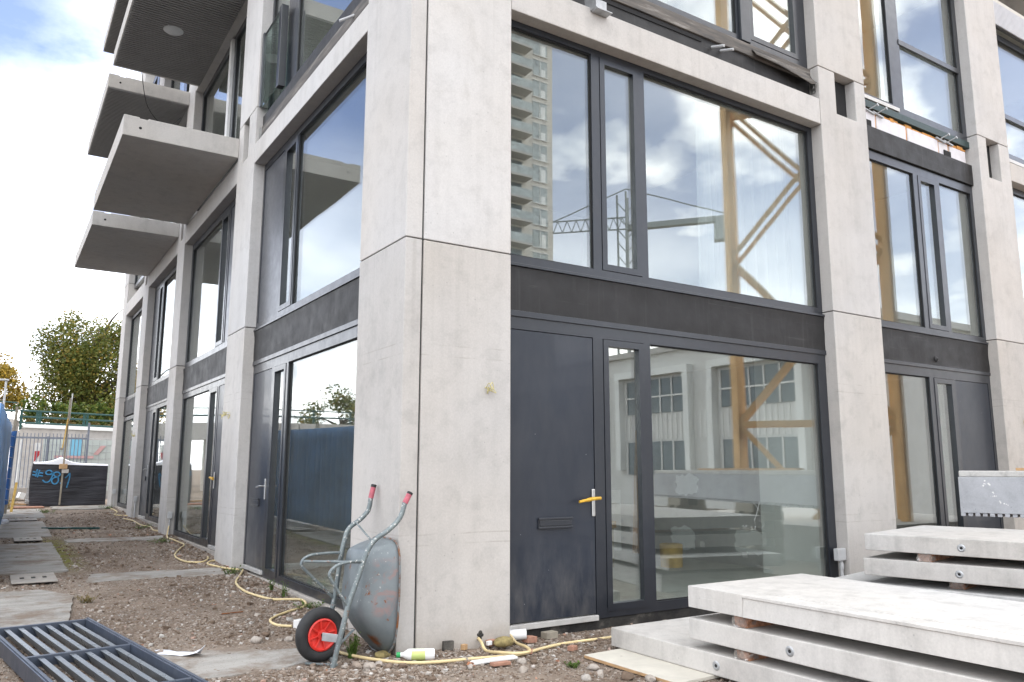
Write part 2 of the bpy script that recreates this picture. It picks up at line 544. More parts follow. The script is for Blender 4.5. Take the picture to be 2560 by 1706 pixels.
M['blue_tarp'] = plain("blue_hoarding", (0.22, 0.42, 0.76), 0.42, 0, 0.25, 1.2)
M['blue_light'] = plain("blue_tarp_edge", (0.07, 0.22, 0.60), 0.45, 0, 0.12, 2)
M['green_paint'] = plain("green_rail_paint", (0.006, 0.050, 0.044), 0.45, 0, 0.15)
M['crane'] = plain("crane_paint", (0.70, 0.42, 0.17), 0.5, 0, 0.14, 2)
M['insulation'] = plain("insulation_board", (0.66, 0.65, 0.68), 0.9, 0, 0.08, 6)
M['foam'] = plain("orange_foam", (0.55, 0.26, 0.07), 0.85, 0, 0.25, 20)
M['green_strip'] = plain("dark_green_strip", (0.02, 0.045, 0.045), 0.5)
M['copper'] = plain("bare_wire", (0.52, 0.46, 0.22), 0.5, 0, 0.2, 20)
M['red_rim'] = plain("red_plastic_rim", (0.62, 0.035, 0.025), 0.42, 0, 0.12, 12)
M['grip'] = plain("worn_red_grip", (0.42, 0.10, 0.13), 0.55, 0, 0.25, 30)
M['bottle_label'] = None
M['green_cap'] = plain("green_cap", (0.02, 0.32, 0.09), 0.4)
M['trunk'] = plain("bark", (0.07, 0.055, 0.04), 0.9, 0, 0.3, 6)
M['white_sheet'] = plain("white_sheet", (0.74, 0.75, 0.80), 0.6, 0, 0.05, 2)
M['banner'] = plain("pale_banner", (0.52, 0.57, 0.54), 0.8, 0, 0.06, 2)
M['red_print'] = plain("faded_red_print", (0.58, 0.36, 0.35), 0.8, 0, 0.2, 4)
M['blue_print'] = plain("light_blue_print", (0.20, 0.50, 0.68), 0.7, 0, 0.1, 4)
M['sign_red'] = plain("sign_red", (0.50, 0.03, 0.04), 0.4)
M['sign_blue'] = plain("sign_blue", (0.03, 0.19, 0.50), 0.4)
M['spray'] = plain("blue_spray_paint", (0.04, 0.22, 0.42), 0.6, 0, 0.25, 15)
M['brick_tower'] = plain("tower_brick", (0.58, 0.555, 0.50), 0.85, 0, 0.06, 1.0)
M['cladding'] = plain("white_cladding", (0.62, 0.62, 0.60), 0.7, 0, 0.05, 1.0)
M['far_window'] = paint("far_window_glass", (0.06, 0.09, 0.11), 0.08, 0.6, 0.3, dustamt=0.1)
M['moss_sponge'] = plain("yellow_sponge", (0.25, 0.20, 0.085), 0.95, 0, 0.35, 30)


def mk_door():
    t = NT("door_paint", 0.36, 0, 0.5)
    c = (0.0185, 0.024, 0.036)
    b = t.ramp(t.noise(1.1, 4, 0.6), [(0.3, sc(c, 0.9)), (0.7, sc(c, 1.12))])
    pv = t.vor(7.0)
    b = t.mix(t.ramp(pv, [(0.02, 0.7), (0.04, 0.0)]), b, (0.35, 0.36, 0.36))
    sz = t.n("ShaderNodeSeparateXYZ"); t.l(t.pos(), sz.inputs[0])
    du = t.noise(1.0, 6, 0.68, t.pos(5, 5, 1.6))
    low = t.ramp(t.math('ADD', sz.outputs["Z"], t.math('MULTIPLY', du, -0.5)), [(-0.0, 0.30), (0.55, 0.05)])
    b = t.mix(t.math('MULTIPLY', low, t.ramp(du, [(0.38, 0.0), (0.68, 1.0)])), b, (0.24, 0.225, 0.205))
    t.col(b)
    g = t.noise(1.0, 3, 0.5, t.pos(70, 70, 0.8))
    t.bump(g, 0.10, 0.002)
    t.rgh(t.ramp(t.noise(3, 5, 0.6), [(0.3, 0.30), (0.7, 0.44)]))
    t.b.inputs["Coat Weight"].default_value = 0.15
    return t.m


M['door'] = mk_door()


def mk_membrane():
    t = NT("black_membrane", 0.58, 0, 0.45)
    c = (0.013, 0.0125, 0.013)
    b = t.ramp(t.noise(2.2, 6, 0.6), [(0.3, sc(c, 0.75)), (0.7, sc(c, 1.35))])
    ns = t.noise(1.0, 6, 0.65, t.pos(14, 14, 0.5))
    b = t.mix(t.math('MULTIPLY', t.ramp(ns, [(0.55, 0.0), (0.78, 1.0)]), 0.10), b, (0.22, 0.22, 0.22))
    nh = t.noise(1.0, 7, 0.7, t.pos(0.8, 0.8, 26))
    b = t.mix(t.math('MULTIPLY', t.ramp(nh, [(0.62, 0.0), (0.76, 1.0)]), 0.22), b, (0.36, 0.36, 0.35))
    pt = t.noise(1.6, 2, 0.4)
    b = t.mix(t.ramp(pt, [(0.66, 0.0), (0.68, 0.8)]), b, (0.018, 0.017, 0.018))
    t.col(b)
    t.bump(t.noise(3.0, 4, 0.6, dist=1.2), 0.16, 0.02)
    t.rgh(t.ramp(t.noise(5, 4, 0.6), [(0.3, 0.5), (0.7, 0.66)]))
    return t.m


M['membrane'] = mk_membrane()


def mk_dirtystrip():
    t = NT("dirty_sill_strip", 0.7, 0, 0.4)
    b = t.ramp(t.noise(1.0, 7, 0.7, t.pos(1.5, 1.5, 16)), [(0.32, (0.05, 0.05, 0.052)), (0.55, (0.13, 0.115, 0.10)), (0.72, (0.33, 0.31, 0.29))])
    t.col(b)
    t.bump(t.noise(9, 5, 0.6), 0.3, 0.01)
    return t.m


M['dirty'] = mk_dirtystrip()


def mk_bitumen():
    t = NT("bitumen_plinth", 0.8, 0, 0.3)
    b = t.ramp(t.noise(3.0, 7, 0.7, t.pos(1, 1, 1.5)), [(0.35, (0.012, 0.012, 0.013)), (0.55, (0.04, 0.038, 0.035)), (0.75, (0.17, 0.155, 0.135))])
    t.col(b)
    t.bump(t.noise(20, 5, 0.7), 0.5, 0.015)
    return t.m


M['bitumen'] = mk_bitumen()


def mk_tub():
    t = NT("worn_grey_metal", 0.5, 0.25, 0.5)
    b = t.ramp(t.noise(3.5, 6, 0.6), [(0.3, (0.125, 0.148, 0.160)), (0.7, (0.205, 0.23, 0.238))])
    low = t.n("ShaderNodeSeparateXYZ"); t.l(t.pos(), low.inputs[0])
    # cement splashes and pink smears, rust freckles
    sp = t.noise(34, 6, 0.7); gate = t.noise(2.6, 2, 0.5)
    b = t.mix(t.math('MULTIPLY', t.ramp(sp, [(0.63, 0.0), (0.68, 0.85)]), t.ramp(gate, [(0.47, 0.0), (0.60, 1.0)])), b, (0.50, 0.50, 0.47))
    pk = t.noise(7.5, 4, 0.6, dist=1.5)
    zr = t.ramp(low.outputs["Z"], [(0.30, 0.0), (0.38, 1.0), (0.74, 1.0), (0.80, 0.0)])
    xr = t.ramp(t.math('ADD', low.outputs["X"], 0.5), [(0.24, 0.0), (0.28, 1.0), (0.44, 1.0), (0.455, 0.0)])
    b = t.mix(t.math('MULTIPLY', t.math('MULTIPLY', t.ramp(pk, [(0.50, 0.0), (0.62, 0.55)]), zr), xr), b, (0.30, 0.165, 0.145))
    for pc, rad in (((-0.37, -0.13, 0.47), 0.075), ((-0.22, 0.0, 0.10), 0.11), ((-0.10, -0.16, 0.90), 0.08)):
        vm = t.n("ShaderNodeVectorMath"); vm.operation = 'DISTANCE'
        t.l(t.pos(), vm.inputs[0]); vm.inputs[1].default_value = pc
        dd = t.math('ADD', vm.outputs["Value"], t.math('MULTIPLY', t.noise(13, 6, 0.72), rad * 1.6))
        b = t.mix(t.ramp(dd, [(rad * 1.25, 1.0), (rad * 1.7, 0.0)]), b, t.ramp(t.noise(22, 5, 0.7), [(0.35, (0.075, 0.03, 0.014)), (0.65, (0.27, 0.085, 0.022))]))
    ru = t.noise(6.0, 7, 0.75, dist=0.8)
    b = t.mix(t.ramp(ru, [(0.615, 0.0), (0.66, 1.0)]), b, (0.20, 0.062, 0.018))
    t.col(b)
    t.bump(t.noise(40, 4, 0.6), 0.2, 0.003)
    return t.m


M['tub'] = mk_tub()


def mk_tube():
    t = NT("worn_grey_tube", 0.48, 0.3, 0.5)
    b = t.ramp(t.noise(9, 6, 0.6), [(0.3, (0.115, 0.14, 0.15)), (0.7, (0.20, 0.23, 0.23))])
    b = t.mix(t.ramp(t.noise(45, 3, 0.6), [(0.62, 0.0), (0.66, 1.0)]), b, (0.58, 0.57, 0.53))
    b = t.mix(t.ramp(t.noise(11, 6, 0.75), [(0.60, 0.0), (0.66, 1.0)]), b, (0.20, 0.07, 0.02))
    t.col(b)
    t.bump(t.noise(60, 3, 0.6), 0.2, 0.002)
    return t.m


M['tube'] = mk_tube()


def mk_rust():
    t = NT("rust", 0.85, 0, 0.3)
    t.col(t.ramp(t.noise(14, 6, 0.7), [(0.3, (0.09, 0.035, 0.015)), (0.7, (0.30, 0.10, 0.03))]))
    return t.m


M['rust'] = mk_rust()


def mk_rim():
    t = NT("rusty_rolled_rim", 0.6, 0.2, 0.4)
    b = t.ramp(t.noise(7, 6, 0.7), [(0.44, (0.19, 0.21, 0.215)), (0.56, (0.16, 0.065, 0.025)), (0.75, (0.27, 0.10, 0.03))])
    t.col(b)
    return t.m


M['rimrust'] = mk_rim()


def mk_ground():
    t = NT("gravel_earth", 0.95, 0, 0.2)
    b = t.ramp(t.noise(0.55, 7, 0.65), [(0.30, (0.120, 0.086, 0.062)), (0.52, (0.212, 0.165, 0.128)), (0.72, (0.31, 0.258, 0.208))])
    n2 = t.noise(7, 6, 0.7)
    b = t.mix(1.0, b, t.ramp(n2, [(0.3, 0.72), (0.7, 1.25)]), 'MULTIPLY')
    # small stones as cell colours
    vd = t.vor(42, None, "Distance"); vc = t.vor(42, None, "Color")
    sv = t.n("ShaderNodeSeparateColor"); t.l(vc, sv.inputs[0])
    st = t.ramp(sv.outputs["Red"], [(0.0, (0.12, 0.09, 0.07)), (0.5, (0.24, 0.20, 0.17)), (0.85, (0.36, 0.32, 0.28)), (1.0, (0.50, 0.48, 0.45))])
    mask = t.math('MULTIPLY', t.ramp(vd, [(0.30, 1.0), (0.50, 0.0)]), t.ramp(t.noise(1.3, 4, 0.6), [(0.35, 0.25), (0.65, 0.95)]))
    b = t.mix(mask, b, st)
    sep = t.n("ShaderNodeSeparateXYZ"); t.l(t.pos(), sep.inputs[0])
    # a band of moss beside the path
    mx = t.ramp(t.math('ADD', sep.outputs["X"], 3.0), [(0.9, 0.0), (1.08, 1.0)])
    mx2 = t.ramp(t.math('ADD', sep.outputs["X"], 2.3), [(0.42, 1.0), (0.72, 0.0)])
    my = t.ramp(t.math('MULTIPLY', sep.outputs["Y"], 0.05), [(0.30, 0.0), (0.36, 1.0), (0.50, 1.0), (0.58, 0.0)])
    mo = t.math('MULTIPLY', t.math('MULTIPLY', mx, mx2), my)
    mo = t.math('MULTIPLY', mo, t.ramp(t.noise(3.2, 5, 0.7), [(0.28, 0.0), (0.55, 1.0)]))
    b = t.mix(mo, b, (0.15, 0.15, 0.025))
    t.col(b)
    h = t.math('ADD', t.math('MULTIPLY', t.math('SUBTRACT', 0.6, vd), 0.6), t.noise(20, 5, 0.7))
    t.bump(h, 0.8, 0.02)
    return t.m


M['ground'] = mk_ground()


def mk_stone():
    t = NT("loose_stones", 0.9, 0, 0.25)
    g = t.n("ShaderNodeNewGeometry")
    b = t.ramp(g.outputs["Random Per Island"], [(0.0, (0.14, 0.098, 0.07)), (0.35, (0.225, 0.172, 0.132)), (0.65, (0.31, 0.255, 0.21)), (0.9, (0.39, 0.35, 0.31)), (0.975, (0.52, 0.50, 0.47)), (1.0, (0.40, 0.18, 0.10))])
    b = t.mix(1.0, b, t.ramp(t.noise(35, 4, 0.7), [(0.3, 0.75), (0.7, 1.15)]), 'MULTIPLY')
    t.col(b)
    return t.m


M['stone'] = mk_stone()


def mk_leaf(name, stops):
    t = NT(name, 0.6, 0, 0.3)
    g = t.n("ShaderNodeNewGeometry")
    t.col(t.ramp(g.outputs["Random Per Island"], stops))
    t.b.inputs["Subsurface Weight"].default_value = 0.0
    tr = t.n("ShaderNodeBsdfTranslucent")
    t.l(t.ramp(g.outputs["Random Per Island"], stops), tr.inputs[0])
    mx = t.n("ShaderNodeMixShader"); mx.inputs[0].default_value = 0.35
    out = t.t.nodes["Material Output"]
    t.l(t.b.outputs[0], mx.inputs[1]); t.l(tr.outputs[0], mx.inputs[2]); t.l(mx.outputs[0], out.inputs[0])
    return t.m


M['leaf_green'] = mk_leaf("autumn_green_leaves", [(0, (0.06, 0.085, 0.018)), (0.6, (0.13, 0.15, 0.03)), (0.9, (0.21, 0.18, 0.035)), (1, (0.30, 0.19, 0.04))])
M['leaf_yellow'] = mk_leaf("yellow_leaves", [(0, (0.14, 0.12, 0.02)), (0.5, (0.30, 0.21, 0.03)), (1, (0.45, 0.30, 0.05))])
M['leaf_hedge'] = mk_leaf("hedge_leaves", [(0, (0.04, 0.075, 0.012)), (0.6, (0.09, 0.13, 0.02)), (1, (0.16, 0.17, 0.035))])
M['leaf_dry'] = mk_leaf("dry_grass", [(0, (0.12, 0.09, 0.03)), (0.6, (0.22, 0.16, 0.06)), (1, (0.15, 0.16, 0.04))])
M['leaf_weed'] = mk_leaf("weed_leaves", [(0, (0.05, 0.10, 0.015)), (1, (0.13, 0.20, 0.04))])


def mk_wrap():
    t = NT("black_film", 0.28, 0, 0.5)
    t.col(t.ramp(t.noise(2, 4, 0.6), [(0.3, (0.010, 0.010, 0.014)), (0.7, (0.022, 0.022, 0.030))]))
    t.bump(t.noise(1.0, 5, 0.6, t.pos(1.1, 1, 13), 0.5), 0.6, 0.04)
    return t.m


M['wrap'] = mk_wrap()


def mk_label():
    t = NT("bottle_label", 0.5)
    s = t.n("ShaderNodeSeparateXYZ"); t.l(t.pos(1, 1, 1, True), s.inputs[0])
    line = t.math('FRACT', t.math('MULTIPLY', s.outputs["X"], 75.0))
    b = t.mix(t.math('MULTIPLY', t.math('LESS_THAN', line, 0.35), 0.5), (0.70, 0.73, 0.62), (0.42, 0.50, 0.30))
    b = t.mix(t.math('LESS_THAN', s.outputs["Z"], 0.035), b, (0.50, 0.58, 0.20))
    t.col(b)
    return t.m


M['bottle_label'] = mk_label()


# ------------------------------------------------------------------ ground
def sstep(a, b, x):
    t = min(max((x - a) / (b - a), 0), 1)
    return t * t * (3 - 2 * t)


def zg(x, y):
    z = 0.021 * min(max(y, 0), 26)
    z -= 0.055 * sstep(0.2, 1.2, x) * (1 - sstep(0.3, 3, y))
    # rubble banked up against the left facade
    z += 0.012 * sstep(-0.55, -0.1, x) * sstep(1.0, 2.0, y) * (1 - sstep(20, 22, y)) * (1 if x < 0.5 else 0)
    return z


def gheight(x, y):
    z = zg(x, y)
    if -13 < x < 16 and -9 < y < 26:
        z += 0.012 * mnoise.noise(Vector((x * 1.3, y * 1.3, 0))) + 0.008 * mnoise.noise(Vector((x * 5, y * 5, 4)))
    if x > 0.24 and y > 0.24:
        z -= 0.6 * min(sstep(0.24, 0.5, x), sstep(0.24, 0.5, y))
    return z


def axis(spans):
    out = []
    for a, b, s in spans:
        n = max(1, int(round((b - a) / s)))
        out += [a + (b - a) * i / n for i in range(n)]
    out.append(spans[-1][1])
    return out


def build_ground():
    xs = axis([(-900, -60, 120), (-60, -6, 6), (-6, -3, 0.25), (-3, 4, 0.07), (4, 16, 0.4), (16, 60, 6), (60, 900, 120)])
    ys = axis([(-900, -60, 120), (-60, -9, 6), (-9, -3, 0.4), (-3, 8, 0.07), (8, 26, 0.14), (26, 60, 6), (60, 900, 120)])
    v = [(x, y, gheight(x, y)) for y in ys for x in xs]
    nx = len(xs)
    f = [(j * nx + i, j * nx + i + 1, (j + 1) * nx + i + 1, (j + 1) * nx + i) for j in range(len(ys) - 1) for i in range(nx - 1)]
    me = bpy.data.meshes.new("ground")
    me.from_pydata(v, [], f)
    me.polygons.foreach_set("use_smooth", [True] * len(f))
    me.materials.append(M['ground'])
    o = bpy.data.objects.new("ground", me); C.objects.link(o)
    tag(o, kind='structure')


build_ground()
me = bpy.data.meshes.new("road")  # dark sheet beyond the hoarding, added to cut bounce light under the balconies
me.from_pydata([(-60, -80, 0.06), (-3.6, -80, 0.06), (-3.6, 26, 0.60), (-60, 26, 0.60)], [], [(0, 1, 2, 3)])
M['bounce_cut_asphalt'] = plain("bounce_cut_asphalt", (0.05, 0.05, 0.052), 0.9, 0, 0.2, 5)
me.materials.append(M['bounce_cut_asphalt'])
o = bpy.data.objects.new("road", me); C.objects.link(o); tag(o, kind='structure')
rng = random.Random(7)


def blob_pad(name, pts, mat, th=0.012, jit=0.045, lift=0.010, seed=1):
    """an irregular thin pad lying on the ground, edges ragged"""
    r = random.Random(seed)
    P = []
    n = len(pts)
    for i in range(n):
        a, b = Vector(pts[i]), Vector(pts[(i + 1) % n])
        k = max(2, int((b - a).length / 0.12))
        for j in range(k):
            p = a.lerp(b, j / k)
            P.append((p.x + r.uniform(-jit, jit), p.y + r.uniform(-jit, jit)))
    m = MB()
    top = [(x, y, zg(x, y) + lift) for x, y in P]
    bot = [(x, y, zg(x, y) - 0.05) for x, y in P]
    q = len(P)
    m.add(top + bot, [tuple(range(q))] + [(i, (i + 1) % q, q + (i + 1) % q, q + i) for i in range(q)])
    o = m.build(name, mat, None, org=(0, 0, 0))
    return tag(o, kind='structure')


# concrete path of cast slabs along the hoarding
PATH = [(2.6, 4.75, -2.02), (6.25, 10.1, -1.93), (11.25, 15.0, -1.86), (16.1, 19.3, -1.75)]
for i, (ya, yb, xe) in enumerate(PATH):
    pts = [(-2.95, ya), (xe - (0.16 if i == 0 else 0), ya), (xe, yb - (0.6 if i == 0 else 0)), (xe - (0.3 if i == 0 else 0), yb), (-2.95, yb)]
    blob_pad("concrete_path", pts, M['path'], lift=0.018, jit=0.012, seed=i)
blob_pad("concrete_strip", [(-1.72, 10.1), (-0.16, 9.9), (-0.05, 10.5), (-1.66, 10.72)], M['path'], seed=11)
blob_pad("concrete_strip", [(-1.80, 5.15), (-0.9, 5.12), (-0.16, 5.0), (-0.10, 5.65), (-0.75, 5.78), (-1.68, 5.85)], M['path'], seed=12)
blob_pad("concrete_strip", [(-1.9, 0.10), (-1.4, 0.05), (-0.9, 0.03), (-0.45, 0.16), (-0.4, 0.55), (-0.75, 0.62), (-1.45, 0.95), (-1.9, 1.0)], M['path'], seed=13)
blob_pad("concrete_strip", [(-1.45, 18.8), (-0.02, 18.7), (-0.02, 20.2), (-1.42, 20.15)], M['path'], lift=0.03, seed=14)


# ------------------------------------------------------------------ the building
bld = thing("apartment_building", "pale precast concrete apartment building under construction with dark framed windows and balconies", "building", (0, 0, 0))


def fb(mb, side, u0, u1, d0, d1, z0, z1):
    if side == 'R': mb.box(u0, d0, z0, u1, d1, z1)
    else: mb.box(d0, u0, z0, d1, u1, z1)
    return mb


def fp(side, u, d, z): return (u, d, z) if side == 'R' else (d, u, z)


def part(name, mat, fn, parent=None, **k):
    m = MB(); fn(m)
    return m.build(name, mat, parent or bld, **k)


JZ = [-0.5, 3.545, 3.556, 6.972, 6.984, 10.2, 10.212, 14.2]
SEGS = [(JZ[0], JZ[1]), (JZ[2], JZ[3]), (JZ[4], JZ[5]), (JZ[6], JZ[7])]
# corner: two mitred panels with an open joint
for a, b in SEGS:
    part("pillar_panel", M['pillar' if a > 0 else 'pillar_low'], lambda m: m.box(0, 0, a, 0.163, 1.07, b), bevel=0.007)
    part("pillar_panel", M['pillar' if a > 0 else 'pillar_low'], lambda m: m.box(0.181, 0, a, 1.112, 0.42, b), bevel=0.007)
part("joint_sealant", M['sealant'], lambda m: m.box(0.160, 0.022, -0.4, 0.185, 0.3, 14.1))


def pillar(side, u0, u1, pocket=None):
    for i, (a, b) in enumerate(SEGS):
        m = MB()
        if i == 1 and pocket:
            p0, p1, pz = pocket
            out = [(u0, a), (u1, a), (u1, b), (p1, b), (p1, pz), (p0, pz), (p0, b), (u0, b)]
            poly = [fp(side, u, 0, z) for u, z in out]
            m.prism(poly, (0, 0.42, 0) if side == 'R' else (0.42, 0, 0))
        else:
            fb(m, side, u0, u1, 0, 0.42, a, b)
        m.build("pillar_panel", M['pillar' if i else 'pillar_low'], bld, bevel=0.008)
    m = MB()
    fb(m, side, u0 + 0.02, u1 - 0.02, 0.30, 0.41, 3.4, 14.0)
    fb(m, side, u0 + 0.02, u1 - 0.02, 0.02, 0.29, 3.54, 3.56)
    if not pocket: fb(m, side, u0 + 0.02, u1 - 0.02, 0.02, 0.29, 6.97, 6.99)
    fb(m, side, u0 + 0.02, u1 - 0.02, 0.02, 0.29, 10.19, 10.22)
    if pocket: fb(m, side, pocket[0] - 0.01, pocket[1] + 0.01, 0.15, 0.295, pocket[2] + 0.004, 6.97)  # black box stands in for the shade deep inside the pocket
    m.build("joint_backing_pocket_shade", M['dark'], bld)


pillar('R', 6.10, 7.15, (6.46, 6.915, 6.365))
pillar('R', 10.24, 11.26, (10.515, 10.92, 6.29))
pillar('R', 15.2, 16.2)
pillar('L', 5.46, 6.48, (5.86, 6.20, 6.30))
pillar('L', 10.69, 11.45, (10.95, 11.2, 6.25))
pillar('L', 15.25, 16.12, (15.55, 15.85, 6.2))
pillar('L', 19.38, 20.25)


def lintel(side, u0, u1, z0, z1):
    part("lintel", M['pillar'], lambda m: fb(m, side, u0 + 0.006, u1 - 0.006, 0.004, 0.40, z0, z1), bevel=0.008)


lintel('R', 1.112, 6.10, 6.125, 6.49)
lintel('R', 11.26, 15.2, 6.39, 6.72)
lintel('L', 1.07, 5.46, 6.06, 6.375)
lintel('L', 6.48, 10.69, 6.07, 6.45)
lintel('L', 11.45, 15.25, 6.05, 6.43)
lintel('L', 16.12, 19.38, 5.98, 6.36)
for u0, u1 in ((1.07, 5.46), (6.48, 10.69), (11.45, 15.25), (16.12, 19.38)):
    lintel('L', u0, u1, 9.42, 9.78)


# ---- windows and doors
def pane(side, u0, u1, z0, z1, par, d=0.195):
    part("pane", M['glass'], lambda m: fb(m, side, u0 - 0.004, u1 + 0.004, d, d + 0.024, z0 - 0.004, z1 + 0.004), par)


def handle(side, u, z, par, to, taped=False):
    m = MB()
    fb(m, side, u - 0.020, u + 0.020, 0.149, 0.163, z - 0.145, z + 0.125)
    h = m.build("handle_plate", M['steel'], par, bevel=0.006)
    m = MB()
    p = [fp(side, u, 0.15, z + 0.03), fp(side, u, 0.098, z + 0.03), fp(side, u + to * 0.02, 0.090, z + 0.03), fp(side, u + to * 0.19, 0.092, z + 0.012)]
    m.tube(smoothpts(p, 4), 0.0135 if taped else 0.010, 8)
    if taped:
        m.tube(smoothpts([fp(side, u - to * 0.045, 0.095, z + 0.035), fp(side, u + to * 0.05, 0.088, z + 0.032), fp(side, u + to * 0.12, 0.090, z + 0.02), fp(side, u + to * 0.225, 0.093, z + 0.004)], 4), [0.016] * 5 + [0.019] * 4 + [0.013] * 4, 8)
    m.build("handle", M['yellow_tape'] if taped else M['steel'], par)


def letterbox(side, u0, u1, z0, z1, par):
    m = MB()
    fb(m, side, u0, u1, 0.150, 0.168, z0, z1)
    fb(m, side, u0 + 0.012, u1 - 0.012, 0.142, 0.151, z0 + 0.022, z1 - 0.022)
    fb(m, side, u0 - 0.004, u1 + 0.004, 0.136, 0.151, z1 - 0.016, z1 + 0.004)
    fb(m, side, u0 - 0.004, u1 + 0.004, 0.140, 0.151, z0 - 0.004, z0 + 0.014)
    m.build("letter_slot", M['frame'], par, bevel=0.003)


def window(side, u0, u1, z0, z1, g0, g1, cells, door=None, hd=None):
    """cells: (kind, u0, u1); frame rails z0..g0 and g1..z1, posts fill between the cells"""
    cells = sorted(cells, key=lambda c: c[1])
    fr = MB()
    D0, D1 = 0.162, 0.245
    has_door = any(c[0] == 'door' for c in cells)
    prev = u0
    for k, a, b in cells:
        fb(fr, side, prev, a, D0, D1, z0, z1); prev = b
    fb(fr, side, prev, u1, D0, D1, z0, z1)
    for k, a, b in cells:
        fb(fr, side, a, b, D0, D1, g1, z1)
        if k != 'door': fb(fr, side, a, b, D0, D1, z0, g0)
        if k in ('casement', 'door'):
            lo = g0 if k != 'door' else z0
            for q0, q1, w0, w1 in ((a, a + 0.03, lo, g1), (b - 0.03, b, lo, g1), (a + 0.03, b - 0.03, g1 - 0.03, g1)):
                fb(fr, side, q0, q1, 0.226, 0.262, w0, w1)
    win = fr.build("window_frame", M['frame'], bld)
    for k, a, b in cells:
        if k == 'glass':
            pane(side, a, b, g0, g1, win)
            m = MB()   # black glazing gasket
            t = 0.012
            fb(m, side, a, a + t, 0.180, 0.194, g0, g1); fb(m, side, b - t, b, 0.180, 0.194, g0, g1)
            fb(m, side, a + t, b - t, 0.180, 0.194, g0, g0 + t); fb(m, side, a + t, b - t, 0.180, 0.194, g1 - t, g1)
            m.build("gasket", M['dark'], win)
        elif k == 'casement':
            e = 0.006; w = 0.068
            m = MB()
            A, B, Z0, Z1 = a + e, b - e, g0 + e, g1 - e
            if has_door: Z0 = g0 - 0.035
            fb(m, side, A, A + w, 0.155, 0.222, Z0, Z1); fb(m, side, B - w, B, 0.155, 0.222, Z0, Z1)
            fb(m, side, A + w, B - w, 0.155, 0.222, Z0, Z0 + w); fb(m, side, A + w, B - w, 0.155, 0.222, Z1 - w, Z1)
            cs = m.build("casement", M['frame'], win)
            pane(side, A + w, B - w, Z0 + w, Z1 - w, win, 0.198)
        elif k == 'panel':
            e = 0.006
            part("panel", M['panel'], lambda m: fb(m, side, a + e, b - e, 0.172, 0.22, g0 + e, g1 - e), win)
        elif k == 'door':
            e = 0.006
            dz = hd[0]
            dr = part("front_door", M['door'], lambda m: fb(m, side, a + e, b - e, 0.168, 0.222, dz, g1 - e), bevel=0.002)
            part("threshold", M['alu'], lambda m: fb(m, side, a - 0.02, b + 0.005, 0.135, 0.225, dz - 0.062, dz - 0.012), dr, bevel=0.003)
            _, hu, to, taped, lu0, lu1, hz = hd
            handle(side, hu, hz, dr, to, taped)
            if lu0: letterbox(side, lu0, lu1, hz - 0.24, hz - 0.145, dr)
    return win


def band(side, u0, u1, z0, z1, d=0.150):
    m = MB()
    n = int((u1 - u0) / 0.12); k = 6
    V, F = [], []
    r = random.Random(int(u0 * 100) + int(z0 * 10))
    for j in range(k + 1):
        for i in range(n + 1):
            u = u0 + (u1 - u0) * i / n; z = z0 + (z1 - z0) * j / k
            dd = 0.007 * mnoise.noise(Vector((u * 1.8, z * 5, u0))) + 0.004 * mnoise.noise(Vector((u * 6, z * 12, u0 + 3)))
            V.append(fp(side, u, d + dd - (0.008 if j == k else 0), z))
    for j in range(k):
        for i in range(n):
            F.append((j * (n + 1) + i, j * (n + 1) + i + 1, (j + 1) * (n + 1) + i + 1, (j + 1) * (n + 1) + i))
    m.add(V, F, True)
    fb(m, side, u0, u1, d + 0.02, d + 0.12, z0, z1)
    return m.build("membrane_band", M['membrane'], bld)


def flashing(side, u0, u1, z0, z1, d=0.142):
    part("flashing", M['frame'], lambda m: fb(m, side, u0, u1, d, d + 0.06, z0, z1), bevel=0.002)


# right facade, bay one
window('R', 1.112, 6.095, 0.05, 3.00, 0.145, 2.862,
       [('door', 1.20, 2.235), ('casement', 2.365, 2.935), ('glass', 3.03, 5.94)],
       hd=(0.100, 2.205, -1, True, 1.53, 1.93, 1.185))
band('R', 1.112, 6.098, 3.045, 3.485); flashing('R', 1.112, 6.098, 2.985, 3.043)
window('R', 1.112, 6.095, 3.495, 6.16, 3.605, 6.055,
       [('glass', 1.17, 2.262), ('casement', 2.375, 2.945), ('glass', 3.04, 6.005)])
part("sill", M['frame'], lambda m: m.box(1.115, 0.128, 3.490, 6.095, 0.165, 3.520), bevel=0.003)
window('R', 1.112, 6.095, 6.975, 9.65, 7.065, 9.5, [('glass', 1.2, 4.68), ('casement', 4.93, 5.92)])
part("post_cover", M['frame'], lambda m: m.box(4.72, 0.118, 6.985, 4.90, 0.160, 9.5), bevel=0.004)
part("sill_strip", M['dirty'], lambda m: m.box(1.115, 0.120, 6.80, 6.095, 0.2, 6.965), bevel=0.006)
part("membrane_band", M['membrane'], lambda m: m.box(1.115, 0.150, 6.48, 6.095, 0.25, 6.797))
part("backing_strip", M['dark'], lambda m: m.box(1.115, 0.138, 6.735, 4.0, 0.149, 6.79))
m = MB()   # loose flap of membrane near the pillar
pts = [(4.9, 6.80), (5.3, 6.775), (5.7, 6.72), (5.95, 6.665), (6.06, 6.70)]
V = []
for i, (u, z) in enumerate(pts):
    V += [(u, 0.118, 6.90), (u, 0.075 - 0.02 * (i % 2), (z + 6.90) / 2), (u, 0.050 - 0.015 * i, z)]
m.add(V, [(i * 3 + j, i * 3 + j + 1, i * 3 + j + 4, i * 3 + j + 3) for i in range(4) for j in range(2)], True)
m.build("membrane_flap", M['dirty'], bld, solid=0.004)
